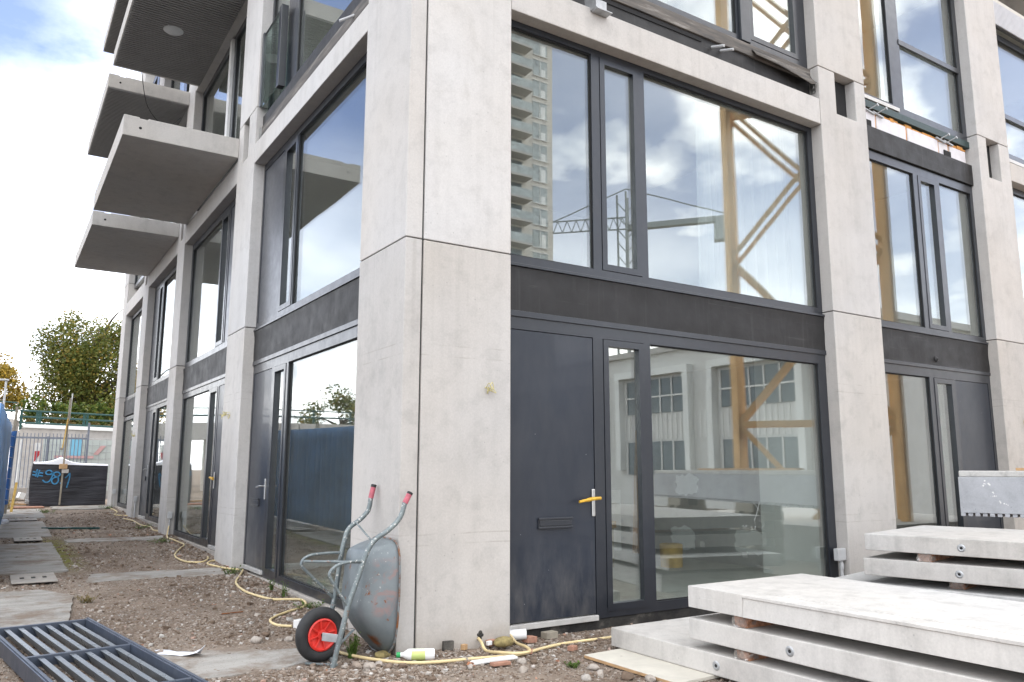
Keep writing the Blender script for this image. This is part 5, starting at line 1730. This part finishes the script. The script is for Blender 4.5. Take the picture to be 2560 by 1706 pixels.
rw = thing("retaining_wall", "pale concrete abutment wall below the dark green railing", "wall", (4, 30.3, 0.4))
m = MB(); m.prism([(-2.27, 30.0, 0.3), (-2.27, 30.0, 2.92), (-2.02, 30.0, 3.10), (14, 30.0, 2.78), (14, 30.0, 0.3)], (0, 0.6, 0)); m.build("wall", M['wall_far'], rw)
m = MB(); m.prism([(-2.12, 29.94, 3.08), (-1.98, 29.94, 3.22), (14, 29.94, 2.90), (14, 29.94, 2.77)], (0, 0.75, 0)); m.build("coping", M['white_wall'], rw)
rl = thing("green_railing", "dark green three rail metal railing on the abutment wall", "railing", (0, 30.4, 3.2))
rz = lambda x_, k: 3.76 - 0.235 * k - 0.022 * (x_ + 2.2)
for k in range(3):
    m = MB(); m.tube([(-2.22, 30.4, rz(-2.22, k)), (14, 30.4, rz(14, k))], 0.036, 8); m.build("rail", M['green_paint'], rl)
for x_ in (-2.16, -1.62, -1.52, 0.02, 0.14, 1.7, 1.82, 3.4):
    m = MB(); m.bar((x_, 30.4, 3.0), (x_, 30.4, rz(x_, 0) + 0.02), 0.05, 0.09); m.build("rail_post", M['green_paint'], rl)
vd = thing("viaduct", "grey concrete viaduct deck with dark railings left of the abutment", "viaduct", (-8, 34, 0.3))
VP = [(-2.33, 31.0), (-5, 31.6), (-9, 33.0), (-14, 35.5), (-22, 40.5), (-34, 50.0)]
for i in range(len(VP) - 1):
    a, b = Vector((*VP[i], 3.05 + 0.16 * i)), Vector((*VP[i + 1], 3.05 + 0.16 * (i + 1)))
    m = MB(); m.bar(a, b, 1.2, 0.75); m.build("deck", M['wall_far'], vd)
    for h_ in (0.72, 1.05):
        m = MB(); m.tube([a + Vector((0, 0, h_)), b + Vector((0, 0, h_))], 0.045 if h_ < 1 else 0.03, 6); m.build("rail", M['green_paint'], vd)
    nseg = int((b - a).length / 2)
    for k in range(nseg):
        p = a.lerp(b, (k + 0.5) / nseg); m = MB(); m.bar(p + Vector((0, 0, 0.35)), p + Vector((0, 0, 1.08)), 0.06, 0.1); m.build("rail_post", M['green_paint'], vd)
    if i: m = MB(); m.lathe([(0.45, -3.2), (0.45, -0.3)], a, (0, 0, 1), 16); m.build("pier", M['wall_far'], vd)
lp = thing("street_lamp", "slim grey street lamp at the left edge beyond the hoarding", "street lamp", (-2.80, 28, 0.4))
m = MB(); m.tube([(-2.80, 28, 0.3), (-2.79, 28, 4.68)], 0.035, 8); m.build("pole", M['galv'], lp)
m = MB(); m.bar((-3.15, 28, 4.70), (-2.70, 28, 4.70), 0.12, 0.07); m.build("lamp_head", M['galv'], lp, bevel=0.02)


# ------------------------------------------------------------------ plants
def leaves(m, c, rad, n, size, r, shell=0.35, clumps=14, stretch=1.0):
    c = Vector(c)
    cl = []
    for k in range(clumps):
        while True:
            p = Vector((r.uniform(-1, 1), r.uniform(-1, 1), r.uniform(-1, 1)))
            if 0.25 < p.length < 0.95: break
        cl.append((p, r.uniform(0.22, 0.42)))
    V, F = [], []
    for i in range(n):
        p0, s0 = cl[r.randrange(clumps)]
        g = Vector((r.gauss(0, 1), r.gauss(0, 1), r.gauss(0, 1)))
        g.normalize(); g *= r.random() ** 0.45 * s0
        q = p0 + g
        P = c + Vector((q.x * rad[0], q.y * rad[1], q.z * rad[2]))
        a = Vector((r.gauss(0, 1), r.gauss(0, 1), r.gauss(0, 0.8))).normalized()
        b = a.cross(Vector((r.gauss(0, 1), r.gauss(0, 1), r.gauss(0, 1)))).normalized()
        s = size * r.uniform(0.6, 1.4)
        k = len(V)
        V += [P - a * s, P + b * s * 0.55, P + a * s * stretch, P - b * s * 0.55]
        F.append((k, k + 1, k + 2, k + 3))
    m.add(V, F)


def limbs(m, base, top, r0, n, r, spread):
    base, top = Vector(base), Vector(top)
    m.tube(smoothpts([base, base.lerp(top, 0.4) + Vector((r.uniform(-.2, .2), 0, 0)), top], 4), [r0 * (1 - 0.75 * i / 8) for i in range(9)], 8)
    for k in range(n):
        p = base.lerp(top, r.uniform(0.35, 0.95))
        q = p + Vector((r.uniform(-1, 1) * spread[0], r.uniform(-1, 1) * spread[1], r.uniform(0.2, 0.9) * spread[2]))
        m.tube(smoothpts([p, p.lerp(q, 0.5) + Vector((0, 0, 0.15 * spread[2])), q], 3), [r0 * 0.35 * (1 - 0.8 * i / 6) for i in range(7)], 5)


def tree(label, base, top, crown_c, rad, n, size, mat, seed, clumps, r0):
    r = random.Random(seed)
    t = thing("tree", label, "tree", base, "trees behind the viaduct embankment")
    m = MB(); limbs(m, base, top, r0, 16, r, (rad[0] * 0.8, rad[1] * 0.8, rad[2] * 0.6)); m.build("trunk", M['trunk'], t)
    m = MB(); leaves(m, crown_c, rad, n, size, r, clumps=clumps); m.build("crown", M[mat], t)


tree("large green tree turning brown behind the green railing", (1.0, 45, 2.5), (1.6, 45, 9.0), (1.95, 45, 6.5), (3.75, 3.0, 4.1), 46000, 0.082, 'leaf_green', 3, 75, 0.28)
tree("smaller yellow autumn tree at the left edge behind the viaduct", (-3.9, 42, 2.5), (-3.8, 42, 6.6), (-3.7, 42, 5.3), (1.75, 1.8, 2.3), 6000, 0.085, 'leaf_yellow', 5, 26, 0.16)
tree("dark green tree beyond the viaduct, seen mirrored in the nearest window", (-22.5, 62, 2), (-22.5, 62, 6), (-22.5, 62, 5.8), (4.5, 4, 2.6), 7000, 0.13, 'leaf_green', 8, 30, 0.3)
r = random.Random(12)
m = MB()
for k in range(26): leaves(m, (-2.0 + k * 0.36, 31.6 + r.uniform(-.3, .3), 3.72 + r.uniform(-.15, .2)), (0.45, 0.5, 0.55), 260, 0.07, r, clumps=6)
tag(m.build("hedge", M['leaf_hedge'], None), "dense green bushes growing on the embankment behind the green railing", "bushes", kind='stuff')
m = MB()
for k in range(30): leaves(m, (-2.0 + k * 0.3, 31.0 + r.uniform(-.2, .2), 3.22 + r.uniform(-.05, .1)), (0.3, 0.3, 0.30), 130, 0.06, r, clumps=6, stretch=1.6)
tag(m.build("dry_grass", M['leaf_dry'], None), "dry yellow grass along the foot of the green railing", "grass", kind='stuff')
m = MB(); leaves(m, (1.6, 29.5, 1.9), (1.4, 0.5, 0.85), 1800, 0.06, r, clumps=12, stretch=1.8)
tag(m.build("dry_bush", M['leaf_dry'], None), "dry brown bush in front of the pale abutment wall beside the fifth pillar", "bush")
GWD = "weeds growing in the gravel"


def weed(label, c, h, n, seed, spread=0.08, mat='leaf_weed'):
    r = random.Random(seed); m = MB(); V, F = [], []
    for k in range(n):
        a = r.uniform(0, 6.28); l = h * r.uniform(0.5, 1.0)
        b = Vector((c[0] + r.uniform(-1, 1) * spread * 0.5, c[1] + r.uniform(-1, 1) * spread * 0.5, zg(c[0], c[1]) - 0.005))
        d = Vector((math.cos(a) * spread, math.sin(a) * spread, l)); s = Vector((-math.sin(a), math.cos(a), 0)) * 0.005
        i = len(V); V += [b - s, b + s, b + d * 0.6 + s * 0.8, b + d * 0.6 - s * 0.8, b + d]
        F += [(i, i + 1, i + 2, i + 3), (i + 3, i + 2, i + 4)]
        for q in range(3):
            p = b + d * r.uniform(0.3, 0.95); e = Vector((r.uniform(-1, 1), r.uniform(-1, 1), r.uniform(0, .6))).normalized() * 0.026
            f = e.cross(Vector((0, 0, 1))).normalized() * 0.010
            i = len(V); V += [p, p + e * 0.5 + f, p + e, p + e * 0.5 - f]; F.append((i, i + 1, i + 2, i + 3))
    m.add(V, F)
    tag(m.build("weed", M[mat], None, org=(c[0], c[1], zg(c[0], c[1]))), label, "weed", GWD)


weed("leafy green weed between the red wheel and the wheelbarrow tub", (-0.34, 0.12), 0.22, 26, 1, 0.07)
weed("small green weed under the nearest left window, by the hose bend", (-0.02, 2.95), 0.20, 14, 2, 0.06)
weed("thin grass tuft left of the weed under the nearest left window", (-0.03, 3.4), 0.16, 14, 3, 0.04)
weed("low green weed beside the hose loop behind the wheel", (0.02, 2.2), 0.10, 30, 4, 0.14)
weed("tiny grass tuft on the gravel between pillar and plywood board", (1.12, -0.92), 0.05, 22, 5, 0.06)
weed("green weed at the foot of the second pillar on the left facade", (-0.12, 5.0), 0.12, 26, 6, 0.14)
weed("grassy weed at the foot of the third pillar", (-0.25, 9.4), 0.10, 30, 7, 0.22)
weed("weed beside the hose between third and fourth pillars", (-0.2, 12.2), 0.12, 30, 8, 0.24)
weed("weed at the foot of the fifth pillar by the black pile", (-0.15, 18.7), 0.14, 30, 9, 0.2)
weed("grass tuft on the path edge before the black pile", (-1.62, 17.9), 0.12, 40, 10, 0.25)
weed("tall weeds growing under the blue tarp end", (-2.5, 19.5), 0.5, 60, 11, 0.25, 'leaf_dry')
weed("grass tuft beside the nearest path slab", (-1.93, 3.7), 0.10, 26, 12, 0.10, 'leaf_dry')

# ------------------------------------------------------------------ across the site: what the panes mirror
cm = thing("crane_mast", "orange lattice tower crane mast, mirrored in the right windows", "crane mast", (11.9, -4.4, -0.1))
q1, q2 = Vector((9.906, -4.62, 0)), Vector((11.677, -2.19, 0))
qn = Vector((0.81, -0.59, 0)) * 0.75
legs = [q1, q2, q2 + qn, q1 + qn]
for p in legs:
    m = MB(); m.bar(p + Vector((0, 0, -0.1)), p + Vector((0, 0, 24)), 0.155, 0.155, (1, 0, 0)); m.build("leg", M['crane'], cm)
H0, HP = 2.44, 3.5
for f_ in range(4):
    a, b = legs[f_], legs[(f_ + 1) % 4]
    for k in range(7):
        z0 = H0 + (k - 1) * HP
        if f_ % 2:
            m = MB(); m.bar(a + Vector((0, 0, z0 + HP)), b + Vector((0, 0, z0 + HP)), 0.08, 0.08); m.build('girt', M['crane'], cm)
            continue
        m = MB()
        m.bar(a + Vector((0, 0, z0)), b + Vector((0, 0, z0 + HP)), 0.085, 0.085); m.build("brace", M['crane'], cm)
        m = MB(); m.bar(b + Vector((0, 0, z0)), a + Vector((0, 0, z0 + HP)), 0.08, 0.08); m.build("brace", M['crane'], cm)
        if k % 2 == 0:
            m = MB(); m.bar(a + Vector((0, 0, z0 + HP)), b + Vector((0, 0, z0 + HP)), 0.10, 0.10); m.build("girt", M['crane'], cm)
m = MB(); m.box(9.0, -7.0, -0.3, 14.6, -1.7, 0.55)
m.build("crane_base", M['wall_far'], cm)

tw = thing("residential_tower", "tall brown brick residential tower with balconies, mirrored in the upper right window", "tower", (30, -60, 0))
TX1, TY = 58.0, -77.5
m = MB(); m.box(TX1 - 24, TY - 12, -0.5, TX1, TY, 92); m.build("wall", M['brick_tower'], tw)
M['tower_pane'] = paint("tower_pane_glass", (0.38, 0.43, 0.43), 0.12, 0.5, 0.35, dustamt=0.1)
for k in range(29):
    z = 3 + 3.05 * k
    m = MB(); m.box(TX1 - 3.3, TY - 0.05, z + 0.35, TX1 - 0.9, TY + 0.05, z + 2.6); wf = m.build("window", M['tower_pane'], tw)
    m = MB()
    m.box(TX1 - 2.2, TY + 0.05, z + 0.35, TX1 - 2.1, TY + 0.12, z + 2.6)
    m.box(TX1 - 3.4, TY + 0.05, z + 0.25, TX1 - 0.8, TY + 0.14, z + 0.349); m.box(TX1 - 3.4, TY + 0.05, z + 2.601, TX1 - 0.8, TY + 0.12, z + 2.70)
    m.build("mullion", M['white_board'], wf)
    m = MB(); m.box(TX1 - 1.9, TY + 0.051, z + 0.36, TX1 - 1.2, TY + 0.06, z + (1.4 if k % 3 else 2.1)); m.build("blind", M['white_wall'], wf)
    if k > 1:
        m = MB(); m.box(TX1 - 16, TY, z - 0.25, TX1 - 4.6, TY + 1.9, z + 0.05); m.build("balcony", M['wall_far'], tw)
        m = MB(); m.box(TX1 - 16, TY + 1.84, z + 0.051, TX1 - 4.6, TY + 1.88, z + 1.15); m.build("balcony_rail", M['tower_pane'], tw)
        m = MB(); m.box(TX1 - 12, TY - 0.05, z + 0.2, TX1 - 5.2, TY + 0.05, z + 2.5); m.build("window", M['far_window'], tw)

M['crane_haze_grey'] = plain("hazed_crane_grey", (0.26, 0.29, 0.29), 0.6, 0, 0.1, 1)  # grey lightened to put the haze of distance into the colour
cr = thing("tower_crane", "distant dark tower crane with long jib, mirrored in the upper right window", "tower crane", (63.4, -68.7, 0))
cb = Vector((63.4, -68.7, 0))
for sx, sy in ((-.9, -.9), (.9, -.9), (.9, .9), (-.9, .9)):
    m = MB(); m.bar(cb + Vector((sx, sy, 0)), cb + Vector((sx, sy, 37)), 0.2, 0.2, (1, 0, 0)); m.build("leg", M['crane_haze_grey'], cr)
m = MB()
for k in range(20):
    z = k * 1.8
    m.bar(cb + Vector((-.9, .9, z)), cb + Vector((.9, .9, z + 1.8)), 0.11, 0.11); m.bar(cb + Vector((-.9, -.9, z + 1.8)), cb + Vector((-.9, .9, z)), 0.11, 0.11)
m.build("mast_lattice", M['crane_haze_grey'], cr)
jd = Vector((0.735, 0.678, 0)); ja, jb_ = cb - jd * 9.6 + Vector((0, 0, 32.2)), cb + jd * 13.2 + Vector((0, 0, 33.2))
for o_ in (Vector((0, 0, 0)), Vector((0, 0, 1.6))):
    m = MB(); m.bar(ja + o_, cb + Vector((0, 0, 32.4)) + o_, 0.16, 0.16); m.build("jib_chord", M['crane_haze_grey'], cr)
m = MB()
for k in range(8):
    p, q = ja.lerp(cb + Vector((0, 0, 32.4)), k / 8), ja.lerp(cb + Vector((0, 0, 32.4)), (k + 1) / 8)
    m.bar(p, p.lerp(q, .5) + Vector((0, 0, 1.6)), .11, .11); m.bar(p.lerp(q, .5) + Vector((0, 0, 1.6)), q, .11, .11)
m.build("jib_lattice", M['crane_haze_grey'], cr)
m = MB(); m.bar(cb + Vector((0, 0, 32.5)), jb_, 1.0, 0.7); m.build("counter_jib", M['crane_haze_grey'], cr)
m = MB(); m.bar(jb_ - jd * 2.2 - Vector((0, 0, 1.4)), jb_ - Vector((0, 0, 1.4)), 1.7, 3.0); m.build("counterweight", M['crane_haze_grey'], cr)
for e in (ja + Vector((0, 0, 1.6)), jb_ + Vector((0, 0, 0.4))):
    m = MB(); m.tube([cb + Vector((0, 0, 37.8)), e], 0.09, 5); m.build("tie_rod", M['crane_haze_grey'], cr)

wbld = thing("industrial_building", "white clad two storey industrial building with framed windows, mirrored in the lower right window", "building", (27, -24, 0))
WX = 22.0
m = MB(); m.box(WX, -52, -0.5, WX + 14, -9, 6.7); m.build("wall", M['cladding'], wbld)
for k in range(6):
    yc = -14.2 - 5.8 * k
    m = MB()
    for b_ in ((yc - 2.35, yc - 2.05, 1.5, 6.0), (yc + 2.05, yc + 2.35, 1.5, 6.0), (yc - 2.05, yc + 2.05, 5.7, 6.0)):
        m.box(WX - 0.35, b_[0], b_[2], WX - 0.001, b_[1], b_[3])
    wf = m.build("window_frame", M['white_wall'], wbld)
    m = MB(); m.box(WX - 0.05, yc - 1.85, 4.05, WX - 0.002, yc + 1.85, 5.55); m.build("pane", M['far_window'], wf)
    m = MB(); m.box(WX - 0.05, yc - 1.85, 1.3, WX - 0.002, yc + 1.85, 2.75); m.build("pane", M['far_window'], wf)
    m = MB()
    for q in range(6): m.box(WX - 0.09, yc - 1.87 + q * 0.74, 1.3, WX - 0.051, yc - 1.80 + q * 0.74, 2.75); m.box(WX - 0.09, yc - 1.87 + q * 0.74, 4.05, WX - 0.051, yc - 1.80 + q * 0.74, 5.55)
    m.box(WX - 0.10, yc - 1.9, 4.75, WX - 0.052, yc + 1.9, 4.82)
    m.build("glazing_bars", M['white_board'], wf)
m = MB()
for k in range(140): m.box(WX - 0.03, -51.5 + k * 0.3, 2.85, WX - 0.001, -51.38 + k * 0.3, 3.98)
m.build("ribbed_cladding", M['white_board'], wbld)
m = MB(); m.box(WX - 0.2, -52.2, 6.7, WX + 14.2, -8.8, 6.95); m.build("roof", M['wall_far'], wbld)

sg = thing("stop_sign_post", "road sign post with blue disc over red octagon, mirrored in the second left window", "road sign", (-10.2, 24.2, 0.2))
m = MB(); m.tube([(-10.2, 24.2, 0.2), (-10.2, 24.2, 4.2)], 0.05, 8); m.build("pole", M['galv'], sg)
sd = Vector((0.42, -0.91, 0)).normalized()
m = MB(); m.disc(Vector((-10.2, 24.2, 3.75)) + sd * 0.06, sd, 0.42, 0.02, 28); m.build("blue_sign", M['sign_blue'], sg)
m = MB(); m.disc(Vector((-10.2, 24.2, 2.85)) + sd * 0.06, sd, 0.46, 0.018, 8); m.build("sign_border", M['white_board'], sg)
m = MB(); m.disc(Vector((-10.2, 24.2, 2.85)) + sd * 0.079, sd, 0.42, 0.004, 8); rdn = m.build("red_sign", M['sign_red'], sg)
tx = bpy.data.curves.new("stop_text", 'FONT'); tx.body = "STOP"; tx.size = 0.30; tx.align_x = 'CENTER'; tx.align_y = 'CENTER'; tx.extrude = 0.002
tmp = bpy.data.objects.new("tmp", tx); C.objects.link(tmp)
bpy.context.view_layer.update()
tme = bpy.data.meshes.new_from_object(tmp)
bpy.data.objects.remove(tmp)
tme.name = "sign_text"; tme.materials.clear(); tme.materials.append(M['white_board'])
to = bpy.data.objects.new("sign_text", tme); C.objects.link(to)
to.parent = rdn
to.matrix_local = Matrix.Translation(Vector((-10.2, 24.2, 2.85)) + sd * 0.085 - ORG[rdn.name]) @ sd.to_track_quat('Z', 'Y').to_matrix().to_4x4()

# ------------------------------------------------------------------ inside the corner unit
wk = thing("workbench", "low workbench with orange timber top inside, behind the narrow window", "workbench", (4.35, 3.2, 0.1))
m = MB(); m.box(3.75, 2.95, 0.66, 4.86, 3.4, 0.76); m.build("bench_top", M['timber'], wk, bevel=0.005)
for x_ in (3.8, 4.74):
    m = MB(); m.box(x_, 2.98, 0.10, x_ + 0.09, 3.35, 0.66); m.build("leg", M['timber_old'], wk)
brickbat("white_plank", "narrow white plank standing upright inside behind the narrow window", "plank", (6.36, 4.77, 0.10), (0.26, 0.03, 1.05), M['white_board'], 0.0)
for i, (x_, y_, t_) in enumerate(((6.45, 4.35, -0.03), (6.45, 4.20, -0.04))):
    brickbat("timber_board", "tall timber board leaning inside behind the narrow window, %s" % ("nearer one" if i else "farther one"), "board", (x_, y_, 0.10), (0.04, 0.12, 2.1), M['timber'], 0.0, 0.06, group="timber boards inside the corner unit")
m = MB(); m.lathe([(0.001, 0), (0.16, 0), (0.17, 0.32), (0.15, 0.33), (0.001, 0.33)], (5.6, 2.6, 0.10), (0, 0, 1), 18)
tag(m.build("bucket", M['timber_yellow'], None, sharp=30), "yellow bucket on the floor inside, seen through the large lower window", "bucket")


def mk_curtain():
    t = NT("thin_white_curtain", 0.9, 0, 0.2)
    t.col((0.80, 0.82, 0.81))
    tl = t.n("ShaderNodeBsdfTranslucent"); tl.inputs[0].default_value = (0.80, 0.83, 0.82, 1)
    tp = t.n("ShaderNodeBsdfTransparent")
    m1 = t.n("ShaderNodeMixShader"); m1.inputs[0].default_value = 0.45
    m2 = t.n("ShaderNodeMixShader"); m2.inputs[0].default_value = 0.22
    out = t.t.nodes["Material Output"]
    t.l(t.b.outputs[0], m1.inputs[1]); t.l(tl.outputs[0], m1.inputs[2])
    t.l(m1.outputs[0], m2.inputs[1]); t.l(tp.outputs[0], m2.inputs[2]); t.l(m2.outputs[0], out.inputs[0])
    return t.m


M['curtain'] = mk_curtain()
m = MB(); V = []; nc = 150
for i in range(nc + 1):
    u = i / nc; x_ = 4.35 + 1.75 * u
    d_ = 0.05 * math.sin(u * 44 + 1.2 * math.sin(u * 9)) + 0.03 * math.sin(u * 101)
    for j in range(5): V.append((x_, 0.62 + d_ * (0.5 + 0.12 * j), 6.25 - 2.70 * j / 4))
m.add(V, [(i * 5 + j, i * 5 + j + 1, i * 5 + j + 6, i * 5 + j + 5) for i in range(nc) for j in range(4)], True)
tag(m.build("curtain", M['curtain'], None), "thin white curtain folds hanging inside the large upper window", "curtain")
# chalk marks on the large lower pane
gp = lambda a, b: (4.623 + (a - 262) * 0.00162, 0.1925, 1.125 - (b - 72) * 0.00117)
M['chalk'] = plain("chalk", (0.52, 0.54, 0.53), 0.9)
CH = [[(262, 72), (300, 122), (338, 172)], [(332, 55), (300, 150), (262, 250)],
      [(150, 286), (136, 292), (146, 304), (152, 314), (140, 320)], [(160, 290), (168, 304), (180, 288)], [(168, 304), (166, 320)], [(192, 318), (198, 320)],
      [(240, 298), (222, 302), (232, 318), (238, 330), (220, 336)], [(276, 300), (262, 308), (272, 318), (260, 328), (276, 338)], [(302, 312), (307, 316)], [(322, 318), (335, 332), (350, 306)], [(262, 268), (275, 268)], [(312, 252), (332, 258)]]
for st in CH:
    m = MB(); m.tube(smoothpts([gp(*p) for p in st], 3), 0.0016, 5); m.build("chalk_mark", M['chalk'], bld)
m = MB()
rs = random.Random(44)
for k in range(70):
    p = gp(rs.gauss(340, 60), rs.gauss(620, 90))
    if 3.1 < p[0] < 5.85 and 0.2 < p[2] < 1.2: m.lathe([(0.001, -0.0012), (rs.uniform(0.0015, 0.0045), 0.0005)], p, (0, 1, 0), 5)
tag(m.build("plaster_specks", M['chalk'], bld), kind='stuff')
